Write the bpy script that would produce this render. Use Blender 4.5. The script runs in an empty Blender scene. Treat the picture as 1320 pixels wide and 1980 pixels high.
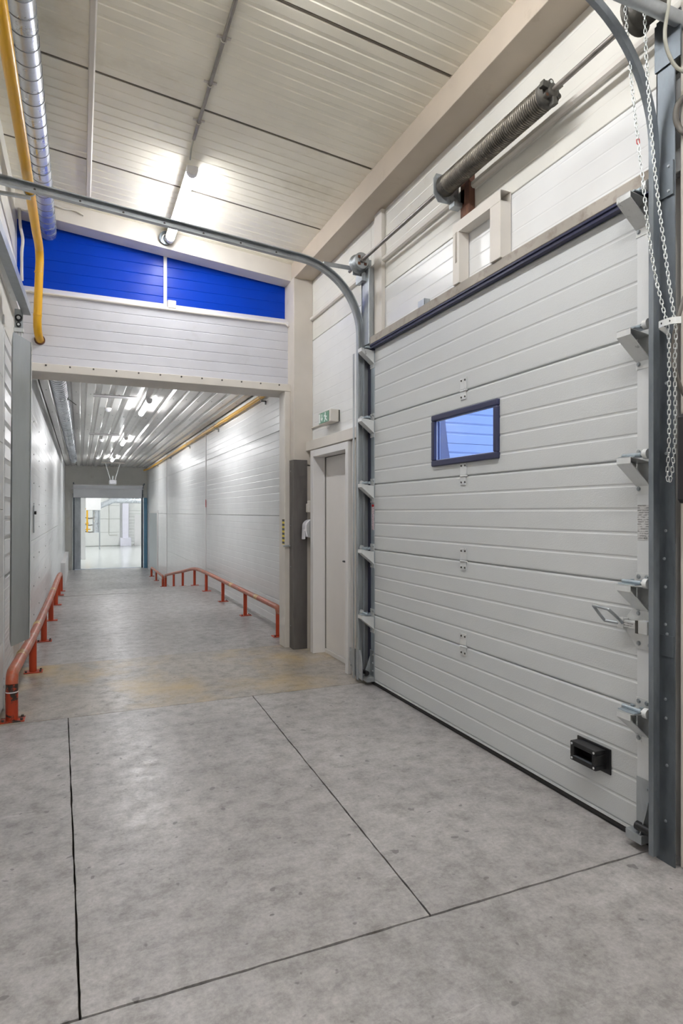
import bpy, bmesh, math, random
from mathutils import Vector, Matrix

random.seed(7)
sc = bpy.context.scene
COL = sc.collection

# ------------------------------------------------------------------ camera
cam_d = bpy.data.cameras.new('camera')
cam = bpy.data.objects.new('camera', cam_d)
COL.objects.link(cam)
sc.camera = cam
YAW = math.atan(505 / 1185.0)
cam.location = (0, 0, 1.5)
cam.rotation_euler = (math.radians(90), 0, -YAW)
cam_d.sensor_fit = 'HORIZONTAL'
cam_d.sensor_width = 36.0
cam_d.lens = 1185 / 1320 * 36.0
cam_d.clip_start = 0.05
cam_d.clip_end = 200

# ------------------------------------------------------------------ world, exposure
world = bpy.data.worlds.new('sky')
sc.world = world
world.use_nodes = True
bg = world.node_tree.nodes['Background']
bg.inputs['Color'].default_value = (0.33, 0.50, 1.0, 1)
bg.inputs['Strength'].default_value = 1.5
sc.cycles.use_light_tree = False
sc.cycles.max_bounces = 8
sc.cycles.diffuse_bounces = 5
sc.cycles.glossy_bounces = 3
sc.cycles.transparent_max_bounces = 6
sc.cycles.adaptive_threshold = 0.03
sc.cycles.sample_clamp_indirect = 6.0
sc.cycles.caustics_reflective = False
sc.cycles.caustics_refractive = False
sc.view_settings.view_transform = 'Standard'
sc.view_settings.look = 'None'
sc.view_settings.gamma = 1
sc.view_settings.use_curve_mapping = False
sc.view_settings.exposure = 1.2
LAMP = 38.0           # emission strength of a lamp's diffuser

# ------------------------------------------------------------------ materials
def _nodes(name):
    m = bpy.data.materials.new(name)
    m.use_nodes = True
    nt = m.node_tree
    return m, nt, nt.nodes['Principled BSDF']

def _coord(nt, scale=(1, 1, 1)):
    g = nt.nodes.new('ShaderNodeNewGeometry')
    mp = nt.nodes.new('ShaderNodeMapping')
    mp.inputs['Scale'].default_value = scale
    nt.links.new(g.outputs['Position'], mp.inputs['Vector'])
    return mp.outputs['Vector']

def _noise(nt, vec, scale, detail=4, rough=0.6):
    n = nt.nodes.new('ShaderNodeTexNoise')
    n.inputs['Scale'].default_value = scale
    n.inputs['Detail'].default_value = detail
    n.inputs['Roughness'].default_value = rough
    nt.links.new(vec, n.inputs['Vector'])
    return n.outputs['Fac']

def _ramp(nt, fac, stops):
    r = nt.nodes.new('ShaderNodeValToRGB')
    el = r.color_ramp.elements
    while len(el) < len(stops):
        el.new(0.5)
    for e, (p, c) in zip(el, stops):
        e.position = p
        e.color = (c[0], c[1], c[2], 1)
    nt.links.new(fac, r.inputs['Fac'])
    return r.outputs['Color']

def _mix(nt, fac, a, b, mode='MIX'):
    n = nt.nodes.new('ShaderNodeMix')
    n.data_type = 'RGBA'
    n.blend_type = mode
    for sock, v in ((n.inputs[0], fac), (n.inputs[6], a), (n.inputs[7], b)):
        if isinstance(v, bpy.types.NodeSocket):
            nt.links.new(v, sock)
        elif isinstance(v, (int, float)):
            sock.default_value = v
        else:
            sock.default_value = (v[0], v[1], v[2], 1)
    return n.outputs[2]

def _bump(nt, bsdf, h, strength, dist=0.01):
    b = nt.nodes.new('ShaderNodeBump')
    b.inputs['Strength'].default_value = strength
    b.inputs['Distance'].default_value = dist
    nt.links.new(h, b.inputs['Height'])
    nt.links.new(b.outputs['Normal'], bsdf.inputs['Normal'])

def paint(name, col, rough=0.45, var=0.06, dirt=None, dscale=2.5, dlo=0.58, dhi=0.8, metal=0.0, bump=0.0, bscale=300, stretch=(1, 1, 1), spec=0.5):
    """painted surface: slight colour variation, optional dirt patches of their own shape, optional fine relief"""
    m, nt, b = _nodes(name)
    v = _coord(nt, stretch)
    n1 = _noise(nt, v, 3.0, 2)
    lo = tuple(c * (1 - var) for c in col)
    hi = tuple(min(1, c * (1 + var)) for c in col)
    c = _ramp(nt, n1, [(0.3, lo), (0.7, hi)])
    if dirt:
        n2 = _noise(nt, v, dscale, 5, 0.7)
        f = _ramp(nt, n2, [(dlo, (0, 0, 0)), (dhi, (1, 1, 1))])
        c = _mix(nt, f, c, dirt)
    nt.links.new(c, b.inputs['Base Color'])
    b.inputs['Roughness'].default_value = rough
    b.inputs['Metallic'].default_value = metal
    b.inputs['Specular IOR Level'].default_value = spec
    if bump:
        _bump(nt, b, _noise(nt, _coord(nt), bscale, 2), bump, 0.002)
    return m

def zinc(name, col, rough=0.42, metal=0.75, var=0.18, scale=9, stretch=(1, 1, 0.35)):
    m, nt, b = _nodes(name)
    v = _coord(nt, stretch)
    n = _noise(nt, v, scale, 6, 0.7)
    c = _ramp(nt, n, [(0.3, tuple(x * (1 - var) for x in col)), (0.7, tuple(min(1, x * (1 + var)) for x in col))])
    nt.links.new(c, b.inputs['Base Color'])
    r = _ramp(nt, n, [(0.3, (rough - .1,) * 3), (0.7, (rough + .12,) * 3)])
    nt.links.new(r, b.inputs['Roughness'])
    b.inputs['Metallic'].default_value = metal
    return m

def concrete(name, col, ochre=False, stain=0.5):
    m, nt, b = _nodes(name)
    v = _coord(nt)
    big = _noise(nt, v, 0.9, 3, 0.55)
    mid = _noise(nt, v, 8.5, 6, 0.76)
    fine = _noise(nt, v, 55.0, 4, 0.75)
    c = _ramp(nt, big, [(0.3, tuple(x * 0.80 for x in col)), (0.7, tuple(x * 1.18 for x in col))])
    c2 = _ramp(nt, mid, [(0.30, (0.60, 0.59, 0.58)), (0.5, (1, 1, 1)), (0.70, (1.32, 1.31, 1.33))])
    c = _mix(nt, 0.9, c, c2, 'MULTIPLY')
    c3 = _ramp(nt, fine, [(0.3, (0.66, 0.66, 0.66)), (0.62, (1.12, 1.12, 1.12))])
    c = _mix(nt, 0.6, c, c3, 'MULTIPLY')
    # long pale scuffs and dark specks
    vs = _coord(nt, (1.0, 4.0, 1.0))
    sw = _noise(nt, vs, 2.3, 6, 0.78)
    f = _ramp(nt, sw, [(0.60, (0, 0, 0)), (0.70, (0.55,) * 3), (0.82, (0, 0, 0))])
    c = _mix(nt, f, c, (col[0] * 1.5, col[1] * 1.5, col[2] * 1.55))
    sp = _noise(nt, v, 16.0, 2, 0.4)
    f = _ramp(nt, sp, [(0.70, (0, 0, 0)), (0.73, (0.8,) * 3)])
    c = _mix(nt, f, c, tuple(x * 0.42 for x in col))
    if ochre:
        on = _noise(nt, _coord(nt, (1, 0.8, 1)), 1.3, 6, 0.6)
        f = _ramp(nt, on, [(0.47, (0, 0, 0)), (0.66, (0.75,) * 3)])
        c = _mix(nt, f, c, (0.50, 0.37, 0.17))
    nt.links.new(c, b.inputs['Base Color'])
    r = _ramp(nt, mid, [(0.28, (0.46,) * 3), (0.72, (0.24,) * 3)])
    nt.links.new(r, b.inputs['Roughness'])
    b.inputs['Specular IOR Level'].default_value = 0.45
    _bump(nt, b, mid, 0.12, 0.004)
    return m

def emit(name, col, strength):
    m, nt, b = _nodes(name)
    b.inputs['Base Color'].default_value = (0.9, 0.9, 0.9, 1)
    b.inputs['Emission Color'].default_value = (*col, 1)
    b.inputs['Emission Strength'].default_value = strength
    return m

def glass(name, tint):
    m, nt, b = _nodes(name)
    nt.nodes.remove(b)
    out = nt.nodes['Material Output']
    t = nt.nodes.new('ShaderNodeBsdfTransparent')
    t.inputs['Color'].default_value = (*tint, 1)
    g = nt.nodes.new('ShaderNodeBsdfGlossy')
    g.inputs['Roughness'].default_value = 0.03
    fr = nt.nodes.new('ShaderNodeLayerWeight')
    fr.inputs['Blend'].default_value = 0.12
    mx = nt.nodes.new('ShaderNodeMixShader')
    nt.links.new(fr.outputs['Facing'], mx.inputs[0])
    nt.links.new(t.outputs[0], mx.inputs[1])
    nt.links.new(g.outputs[0], mx.inputs[2])
    nt.links.new(mx.outputs[0], out.inputs['Surface'])
    return m

def printed(name, base, ink, zscale, red=None):
    """a printed sticker: rows of fine illegible print"""
    m, nt, b = _nodes(name)
    g = nt.nodes.new('ShaderNodeNewGeometry')
    s = nt.nodes.new('ShaderNodeSeparateXYZ')
    nt.links.new(g.outputs['Position'], s.inputs[0])
    def mth(op, a, c):
        n = nt.nodes.new('ShaderNodeMath'); n.operation = op
        for i, v in enumerate((a, c)):
            if isinstance(v, bpy.types.NodeSocket): nt.links.new(v, n.inputs[i])
            else: n.inputs[i].default_value = v
        return n.outputs[0]
    row = mth('FRACT', mth('MULTIPLY', s.outputs[2], zscale), 0)
    inrow = mth('LESS_THAN', row, 0.5)
    nz = _noise(nt, _coord(nt, (1, 1, 0.25 * zscale / 10)), 45, 3)
    word = mth('GREATER_THAN', nz, 0.47)
    f = mth('MULTIPLY', mth('MULTIPLY', inrow, word), 0.7)
    c = _mix(nt, f, base, ink)
    nt.links.new(c, b.inputs['Base Color'])
    b.inputs['Roughness'].default_value = 0.5
    return m

def striped(name, a, c2, freq):
    m, nt, b = _nodes(name)
    w = nt.nodes.new('ShaderNodeTexWave')
    w.inputs['Scale'].default_value = freq
    mp = nt.nodes.new('ShaderNodeMapping')
    mp.inputs['Rotation'].default_value = (0, math.radians(45), 0)
    g = nt.nodes.new('ShaderNodeNewGeometry')
    nt.links.new(g.outputs['Position'], mp.inputs['Vector'])
    nt.links.new(mp.outputs[0], w.inputs['Vector'])
    nt.links.new(_ramp(nt, w.outputs['Fac'], [(0.48, a), (0.52, c2)]), b.inputs['Base Color'])
    return m

M = {}
M['panel'] = paint('white_panel_paint', (0.75, 0.76, 0.76), 0.30, 0.03)
M['panel_dirty'] = paint('aged_panel_paint', (0.70, 0.69, 0.64), 0.32, 0.04, (0.50, 0.44, 0.33), 1.6, 0.60, 0.9)
M['ceil'] = paint('ceiling_paint', (0.87, 0.83, 0.71), 0.34, 0.04, (0.58, 0.52, 0.38), 1.1, 0.58, 0.95)
M['ceil_c'] = paint('trapezoid_sheet_paint', (0.70, 0.69, 0.66), 0.24, 0.04)
M['grey_panel'] = paint('silver_panel_paint', (0.58, 0.585, 0.635), 0.34, 0.04, (0.46, 0.45, 0.45), 2.0, 0.62, 0.9, spec=0.5)
M['blue'] = paint('blue_panel_paint', (0.0, 0.040, 0.43), 0.30, 0.06, spec=0.18)
M['doorp'] = paint('door_skin', (0.59, 0.61, 0.615), 0.40, 0.015, bump=0.45, bscale=170)
M['doorp2'] = paint('flat_door_skin', (0.66, 0.66, 0.65), 0.40, 0.02)
M['leaf'] = paint('grey_leaf_paint', (0.76, 0.735, 0.71), 0.40, 0.02)
M['beige'] = paint('beige_paint', (0.60, 0.555, 0.50), 0.50, 0.05, (0.40, 0.33, 0.25), 4.0, 0.62, 0.9)
M['beige_l'] = paint('cream_paint', (0.67, 0.635, 0.585), 0.50, 0.05, (0.50, 0.44, 0.36), 3.0, 0.62, 0.95)
M['beam'] = paint('tan_beam_paint', (0.47, 0.405, 0.33), 0.5, 0.05, (0.33, 0.27, 0.20), 4.0, 0.60, 0.9)
M['tan'] = paint('tan_paint', (0.46, 0.40, 0.25), 0.55, 0.08, (0.30, 0.24, 0.14), 5.0, 0.6, 0.9)
M['lintel'] = paint('dirty_lintel_paint', (0.36, 0.33, 0.29), 0.65, 0.15, (0.20, 0.16, 0.13), 9.0, 0.5, 0.75)
M['white'] = paint('white_paint', (0.74, 0.73, 0.73), 0.40, 0.02)
M['zinc'] = zinc('galvanized_steel', (0.42, 0.45, 0.47))
M['zinc_b'] = zinc('bluish_zinc', (0.45, 0.52, 0.57), 0.38, 0.7)
M['zinc_l'] = zinc('bright_zinc', (0.74, 0.76, 0.76), 0.34, 0.40, 0.08)
M['zinc_d'] = zinc('dull_dark_steel', (0.14, 0.16, 0.18), 0.45, 0.7, 0.35, 5)
M['zinc_m'] = zinc('weathered_zinc', (0.26, 0.29, 0.32), 0.38, 0.75, 0.3, 6)
M['strip'] = zinc('end_cap_sheet', (0.72, 0.74, 0.75), 0.42, 0.25, 0.05)
M['guard'] = zinc('column_guard_sheet', (0.15, 0.14, 0.135), 0.42, 0.55, 0.3, 4, (1, 1, 0.2))
M['plate'] = zinc('cover_sheet', (0.40, 0.43, 0.43), 0.40, 0.6, 0.15, 3)
M['duct'] = zinc('duct_sheet', (0.62, 0.65, 0.69), 0.30, 0.8, 0.1, 6)
M['seam'] = zinc('duct_seam', (0.20, 0.21, 0.23), 0.45, 0.7)
M['spring'] = zinc('oiled_spring_steel', (0.17, 0.155, 0.13), 0.38, 0.75, 0.5, 7, (1, 1, 1))
M['iron'] = zinc('cast_iron', (0.10, 0.095, 0.085), 0.55, 0.6, 0.4, 10)
M['shaft'] = zinc('shaft_steel', (0.30, 0.28, 0.26), 0.38, 0.8, 0.25)
M['rust'] = paint('rusty_brown_post', (0.10, 0.042, 0.026), 0.7, 0.3, (0.26, 0.11, 0.05), 8.0, 0.5, 0.7)
M['orange'] = paint('orange_red_paint', (0.44, 0.048, 0.012), 0.42, 0.12, (0.26, 0.045, 0.02), 6.0, 0.58, 0.75)
M['orange_w'] = paint('worn_orange_paint', (0.40, 0.085, 0.036), 0.40, 0.15, (0.36, 0.19, 0.13), 7.0, 0.45, 0.66)
M['chip'] = paint('chipped_orange_paint', (0.42, 0.045, 0.012), 0.42, 0.15, (0.03, 0.022, 0.018), 13.0, 0.50, 0.54)
M['tape_y'] = paint('worn_yellow_tape', (0.66, 0.54, 0.26), 0.6, 0.2, (0.42, 0.16, 0.08), 30.0, 0.58, 0.64)
M['yellow'] = paint('yellow_pipe_paint', (0.64, 0.345, 0.008), 0.30, 0.05, (0.33, 0.17, 0.012), 5.0, 0.62, 0.85)
M['black'] = paint('black_plastic', (0.012, 0.012, 0.013), 0.38, 0.1)
M['rubber'] = paint('black_rubber', (0.012, 0.011, 0.011), 0.7, 0.1)
M['navy'] = paint('navy_seal', (0.020, 0.022, 0.060), 0.45, 0.1)
M['navyframe'] = paint('dark_blue_frame', (0.030, 0.034, 0.085), 0.40, 0.1)
M['chain'] = zinc('zinc_chain', (0.60, 0.63, 0.63), 0.30, 0.85, 0.1)
M['red'] = paint('red_paint', (0.50, 0.02, 0.02), 0.4)
M['cable_l'] = paint('pale_grey_cable', (0.42, 0.42, 0.36), 0.5)
M['cable_d'] = paint('dark_grey_cable', (0.13, 0.12, 0.105), 0.5)
M['blackbox'] = paint('dark_box_plastic', (0.020, 0.018, 0.020), 0.45, 0.1)
M['green'] = paint('exit_green', (0.005, 0.16, 0.07), 0.4)
M['exitwhite'] = paint('exit_white', (0.78, 0.86, 0.82), 0.4)
M['plastic'] = paint('white_plastic', (0.74, 0.74, 0.78), 0.3, 0.02)
M['plastic_d'] = paint('dispenser_side', (0.42, 0.43, 0.44), 0.3, 0.02)
M['concrete'] = concrete('floor_concrete', (0.375, 0.362, 0.354))
M['concrete_o'] = concrete('stained_concrete', (0.34, 0.315, 0.285), ochre=True)
M['joint'] = paint('joint_filler', (0.05, 0.042, 0.036), 0.8, 0.3)
M['joint_c'] = paint('ceiling_joint_sealant', (0.14, 0.12, 0.09), 0.7, 0.2)
M['wallplain'] = paint('plaster', (0.60, 0.58, 0.55), 0.6, 0.04, (0.40, 0.37, 0.33), 4.0, 0.62, 0.9)
M['hallfloor'] = paint('resin_floor', (0.55, 0.57, 0.56), 0.16, 0.02)
M['hallwall'] = paint('hall_wall_paint', (0.72, 0.73, 0.71), 0.4, 0.02)
M['hallcol'] = paint('hall_column_paint', (0.76, 0.75, 0.84), 0.4, 0.02)
M['bluestrip'] = paint('blue_plastic_strip', (0.10, 0.24, 0.36), 0.35, 0.1)
M['outwall'] = paint('outside_cladding', (0.72, 0.74, 0.76), 0.45, 0.02)
M['asphalt'] = paint('asphalt', (0.10, 0.10, 0.10), 0.8, 0.2)
M['shelter'] = paint('dock_shelter_cloth', (0.22, 0.21, 0.25), 0.7, 0.2)
M['lamp'] = emit('led_diffuser', (0.985, 0.985, 1.0), LAMP)
M['lamp_b'] = emit('portal_led_diffuser', (0.985, 0.985, 1.0), 32.0)
M['lamp_c'] = emit('corridor_led_diffuser', (0.985, 0.985, 1.0), 46.0)
M['lamp_h'] = emit('hall_led_diffuser', (0.97, 0.98, 1.0), 260.0)
M['lampbody'] = paint('lamp_housing', (0.80, 0.80, 0.82), 0.4, 0.02)
M['pane'] = glass('window_pane', (0.86, 0.90, 1.0))
M['sticker'] = printed('printed_sticker', (0.56, 0.56, 0.56), (0.10, 0.10, 0.10), 95)
M['sticker_r'] = printed('safety_sticker', (0.72, 0.60, 0.64), (0.16, 0.10, 0.12), 70)
M['hazard'] = striped('hazard_tape', (0.75, 0.60, 0.05), (0.03, 0.03, 0.03), 9)

# ------------------------------------------------------------------ mesh helpers
W = {}          # world location of every object we make

class MB:
    def __init__(s):
        s.v, s.f, s.sm = [], [], []

    def _add(s, vs, fs, smooth=False):
        o = len(s.v)
        s.v += [tuple(p) for p in vs]
        s.f += [tuple(i + o for i in f) for f in fs]
        s.sm += [smooth] * len(fs)
        return s

    def box(s, a, b):
        x0, x1 = sorted((a[0], b[0])); y0, y1 = sorted((a[1], b[1])); z0, z1 = sorted((a[2], b[2]))
        return s._add([(x0, y0, z0), (x1, y0, z0), (x1, y1, z0), (x0, y1, z0), (x0, y0, z1), (x1, y0, z1), (x1, y1, z1), (x0, y1, z1)],
                      [(3, 2, 1, 0), (4, 5, 6, 7), (0, 1, 5, 4), (1, 2, 6, 5), (2, 3, 7, 6), (3, 0, 4, 7)])

    def extr(s, prof, O, ea, eb, eL, L):
        """closed 2-D profile [(a,b)] in the plane ea,eb at O, extruded along eL by L"""
        O, ea, eb, eL = map(Vector, (O, ea, eb, eL))
        n = len(prof)
        p0 = [O + ea * a + eb * b for a, b in prof]
        p1 = [p + eL * L for p in p0]
        fs = [(i, (i + 1) % n, n + (i + 1) % n, n + i) for i in range(n)]
        fs += [tuple(range(n - 1, -1, -1)), tuple(range(n, 2 * n))]
        return s._add(p0 + p1, fs)

    def tube(s, pts, r, n=12, cap=True, closed=False, smooth=True):
        pts = [Vector(p) for p in pts]
        rs = r if isinstance(r, (list, tuple)) else [r] * len(pts)
        m = len(pts)
        tang = []
        for i in range(m):
            if closed:
                t = pts[(i + 1) % m] - pts[i - 1]
            else:
                t = pts[min(i + 1, m - 1)] - pts[max(i - 1, 0)]
            tang.append(t.normalized())
        up = Vector((0, 0, 1)) if abs(tang[0].z) < 0.9 else Vector((1, 0, 0))
        nrm = (up - tang[0] * up.dot(tang[0])).normalized()
        vs, fs = [], []
        for i in range(m):
            nrm = (nrm - tang[i] * nrm.dot(tang[i]))
            if nrm.length < 1e-6:
                nrm = tang[i].orthogonal()
            nrm.normalize()
            bi = tang[i].cross(nrm)
            for k in range(n):
                a = 2 * math.pi * k / n
                vs.append(pts[i] + (nrm * math.cos(a) + bi * math.sin(a)) * rs[i])
        for i in range(m if closed else m - 1):
            j = (i + 1) % m
            for k in range(n):
                fs.append((i * n + k, i * n + (k + 1) % n, j * n + (k + 1) % n, j * n + k))
        s._add(vs, fs, smooth)
        if cap and not closed:
            s._add(vs[:n], [tuple(range(n - 1, -1, -1))])
            s._add(vs[-n:], [tuple(range(n))])
        return s

    def cyl(s, a, b, r, n=16, smooth=True):
        return s.tube([a, b], r, n, True, False, smooth)

    def sweep(s, path, sec, wid):
        """sweep closed section [(n,w)] along a path; w along the constant vector wid, n along the path normal"""
        wid = Vector(wid)
        pts = [Vector(p) for p in path]
        m, n = len(pts), len(sec)
        vs = []
        for i in range(m):
            t = (pts[min(i + 1, m - 1)] - pts[max(i - 1, 0)]).normalized()
            nr = wid.cross(t).normalized()
            vs += [pts[i] + nr * a + wid * w for a, w in sec]
        fs = [(i * n + k, i * n + (k + 1) % n, (i + 1) * n + (k + 1) % n, (i + 1) * n + k) for i in range(m - 1) for k in range(n)]
        fs += [tuple(range(n - 1, -1, -1)), tuple(range((m - 1) * n, m * n))]
        return s._add(vs, fs)

    def prism(s, poly, z0, z1):
        """polygon [(x,y)] extruded in z"""
        return s.extr(poly, (0, 0, z0), (1, 0, 0), (0, 1, 0), (0, 0, 1), z1 - z0)

    def mesh(s, name, mat, origin, auto=True):
        me = bpy.data.meshes.new(name)
        o = Vector(origin)
        me.from_pydata([tuple(Vector(p) - o) for p in s.v], [], s.f)
        bm = bmesh.new(); bm.from_mesh(me)
        bmesh.ops.recalc_face_normals(bm, faces=bm.faces)
        bm.to_mesh(me); bm.free()
        for p, sm in zip(me.polygons, s.sm):
            p.use_smooth = sm
        me.materials.append(mat)
        return me

    def build(s, name, mat, parent=None, bevel=0, seg=2, kind=None):
        if isinstance(mat, str):
            mat = M[mat]
        xs, ys, zs = zip(*s.v)
        org = Vector(((min(xs) + max(xs)) / 2, (min(ys) + max(ys)) / 2, min(zs)))
        me = s.mesh(name, mat, org)
        return place(name, me, org, parent, bevel, seg, kind)

def place(name, me, loc, parent=None, bevel=0, seg=2, kind=None, rot=None):
    o = bpy.data.objects.new(name, me)
    COL.objects.link(o)
    loc = Vector(loc)
    W[o.name] = loc
    if parent is not None:
        o.parent = parent
        o.location = loc - W[parent.name]
    else:
        o.location = loc
    if rot is not None:
        o.rotation_euler = rot
    if bevel:
        b = o.modifiers.new('bevel', 'BEVEL')
        b.width = bevel; b.segments = seg; b.limit_method = 'ANGLE'; b.angle_limit = math.radians(40)
    if kind:
        o['kind'] = kind
    return o

def tag(o, label=None, cat=None, group=None, kind=None):
    if label: o['label'] = label
    if cat: o['category'] = cat
    if group: o['group'] = group
    if kind: o['kind'] = kind
    return o

def thing(name, label, cat, loc, group=None, kind=None):
    o = bpy.data.objects.new(name, None)
    COL.objects.link(o)
    o.location = loc
    o.empty_display_size = 0.1
    W[o.name] = Vector(loc)
    return tag(o, label, cat, group, kind)

def B(a, b):
    return MB().box(a, b)

def arc(c, r, a0, a1, n, plane='xz', k=0.0):
    out = []
    for i in range(n + 1):
        a = math.radians(a0 + (a1 - a0) * i / n)
        p, q = c[0] + r * math.cos(a), c[1] + r * math.sin(a)
        out.append((p, k, q) if plane == 'xz' else ((k, p, q) if plane == 'yz' else (p, q, k)))
    return out

def bez(pts, n=10):
    """Catmull-Rom through pts"""
    P = [Vector(p) for p in pts]
    P = [P[0] * 2 - P[1]] + P + [P[-1] * 2 - P[-2]]
    out = []
    for i in range(1, len(P) - 2):
        for k in range(n):
            t = k / n
            a, b, c, d = P[i - 1:i + 3]
            out.append(0.5 * ((2 * b) + (c - a) * t + (2 * a - 5 * b + 4 * c - d) * t * t + (3 * b - a - 3 * c + d) * t ** 3))
    out.append(P[-2])
    return out

def ribs(h, pitch, gw, gd, off=0.0, edge=0.003, ed=0.003):
    """front polyline (q,d) of a sheet with V grooves every pitch; edges folded back"""
    pts = [(0, -ed), (edge, 0)]
    q = pitch - off
    while q < h - gw:
        if q > gw:
            pts += [(q - gw / 2, 0), (q, -gd), (q + gw / 2, 0)]
        q += pitch
    pts += [(h - edge, 0), (h, -ed)]
    return pts

def trap(h, pitch, top, side, depth, off=0.0):
    """front polyline of a trapezoid sheet"""
    pts = [(0, -depth)]
    q = off
    while q + pitch <= h + 1e-6:
        pts += [(q + side, 0), (q + side + top, 0), (q + 2 * side + top, -depth)]
        q += pitch
        if q < h - 1e-6:
            pts.append((q, -depth))
    if pts[-1][0] < h - 1e-6:
        pts.append((h, -depth))
    return pts

def cut(front, q0, q1):
    """the part of a front polyline between q0 and q1"""
    def at(q):
        for (a, d), (b, e) in zip(front, front[1:]):
            if a <= q <= b:
                return d + (e - d) * ((q - a) / (b - a) if b > a else 0)
        return 0
    return [(q0, at(q0))] + [p for p in front if q0 < p[0] < q1] + [(q1, at(q1))]

def closed(front, back):
    return front + [(front[-1][0], back), (front[0][0], back)]

def bolt_mesh(r=0.008, h=0.007):
    """hexagon head on a washer, axis -x"""
    b = MB()
    b.cyl((0, 0, 0), (-h * 0.3, 0, 0), r * 1.35, 12)
    b.cyl((-h * 0.3, 0, 0), (-h, 0, 0), r, 6, False)
    return b.mesh('bolt', M['zinc'], (0, 0, 0))
BOLT = bolt_mesh()
BOLT_S = bolt_mesh(0.005, 0.005)
def screw_mesh(ax):
    b = MB(); v = Vector(ax) * 0.004
    b.cyl((0, 0, 0), v, 0.009, 8)
    return b.mesh('screw', M['iron'], (0, 0, 0))

# ------------------------------------------------------------------ floor
floor = B((-0.75, -4.2, -0.25), (2.75, 12.4, -0.03)).build('floor', 'joint', kind='structure')
def jit(a, b, n, amp):
    a, b = Vector(a), Vector(b)
    d = (b - a).normalized(); nr = Vector((-d.y, d.x))
    return [tuple(a + (b - a) * (i / n) + nr * random.uniform(-amp, amp) * (0 if i == 0 else 1)) for i in range(n)]
def slab(corners, mat, amp=0.0022):
    poly = []
    for a, b in zip(corners, corners[1:] + corners[:1]):
        n = max(2, int((Vector(b) - Vector(a)).length / 0.05))
        poly += jit(a, b, n, amp)
    MB().prism(poly, -0.03, 0).build('slab', mat, floor)
XA, XB = -0.7, 2.6
slab([(XA, -4.1), (XB, -4.1), (XB, 1.958), (1.2, 1.960), (0.0, 1.966), (XA, 1.968)], M['concrete'])
slab([(XA, 1.978), (-0.004, 1.976), (-0.084, 4.885), (XA, 4.888)], M['concrete'], 0.0018)
slab([(0.004, 1.976), (1.194, 1.970), (1.290, 4.881), (-0.077, 4.885)], M['concrete'], 0.0018)
slab([(1.202, 1.970), (XB, 1.968), (XB, 4.876), (1.297, 4.881)], M['concrete'], 0.0018)
slab([(XA, 4.893), (1.29, 4.887), (XB, 4.881), (XB, 6.62), (XA, 6.64)], M['concrete_o'], 0.001)
slab([(XA, 6.644), (XB, 6.624), (XB, 12.0), (XA, 11.9)], M['concrete'], 0.001)
def ramp(y0, z0, y1, z1, zb, mat):
    MB().extr([(y0, zb), (y1, zb), (y1, z1), (y0, z0)], (XA, 0, 0), (0, 1, 0), (0, 0, 1), (1, 0, 0), XB - XA).build('slab', mat, floor)
ramp(11.98, -0.0005, 13.0, -0.035, -0.2, M['concrete'])
ramp(13.0, -0.035, 18.3, -0.68, -0.9, M['concrete'])
ramp(18.3, -0.68, 25.25, -0.68, -0.9, M['concrete'])

# ------------------------------------------------------------------ right wall
wr = MB()
for a, b in (((2.40, -4.2, 0), (2.55, 2.08, 4.75)), ((2.40, 2.08, 2.86), (2.55, 4.72, 4.75)), ((2.40, 4.72, 0), (2.55, 5.24, 4.75)),
             ((2.40, 5.24, 2.10), (2.55, 6.16, 4.75)), ((2.40, 6.16, 0), (2.55, 6.9, 4.75))):
    wr.box(a, b)
wall_right = wr.build('wall_right', 'wallplain', kind='structure')
def wpanel(parent, y0, y1, z0, z1, mat='panel', X=2.36, off=0.0, pitch=0.1, gw=0.012, gd=0.0013, back=-0.04):
    """panel with horizontal fine grooves, facing -x"""
    fr = ribs(z1 - z0 - 0.006, pitch, gw, gd, off)
    MB().extr(closed(fr, back), (X, y0, z0 + 0.003), (0, 0, 1), (-1, 0, 0), (0, 1, 0), y1 - y0).build('panel', mat, parent)
wpanel(wall_right, 4.87, 6.40, 2.27, 3.39)
wpanel(wall_right, 4.87, 6.40, 3.39, 4.40, 'panel_dirty')
for z0, z1 in ((0, 1.15), (1.15, 2.27)):
    wpanel(wall_right, 6.17, 6.40, z0, z1, 'panel_dirty')
    wpanel(wall_right, 4.87, 5.22, z0, z1)
wpanel(wall_right, 1.82, 4.866, 2.955, 3.39)
wpanel(wall_right, 1.82, 4.866, 3.39, 4.40, 'panel_dirty')
wpanel(wall_right, 5.22, 6.17, 2.175, 2.27)
# plain pier towards the camera, of two faces
B((2.36, -4.2, 0), (2.40, 1.82, 4.5)).build('panel', 'wallplain', wall_right)
# narrow cream strips between the door track and the pier
B((2.33, 1.795, 0), (2.36, 1.82, 4.2)).build('trim', 'beige_l', wall_right, 0.003)

# horizontal cable trunking on that wall
tk = MB()
tk.extr([(-0.022, 0), (0.022, 0), (0.022, 0.02), (0.012, 0.032), (-0.012, 0.032), (-0.022, 0.02)], (2.36, 1.82, 3.625), (0, 0, 1), (-1, 0, 0), (0, 1, 0), 4.58)
tk.build('trim_1', 'beige_l', None, 0, kind='structure')

# vertical cream post on the wall above the door's corner
B((2.325, 4.60, 3.004), (2.36, 4.742, 4.05)).build('trim_2', 'beige_l', None, 0.004, kind='structure')
# cream and tan post between the doorway and the track
p = thing('trim_3', None, None, (2.33, 5.04, 0), kind='structure')
B((2.30, 5.07, 0), (2.36, 5.15, 2.165)).build('board', 'beige_l', p, 0.003)
B((2.325, 4.965, 0), (2.36, 5.07, 2.165)).build('board', 'tan', p, 0.003)

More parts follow.
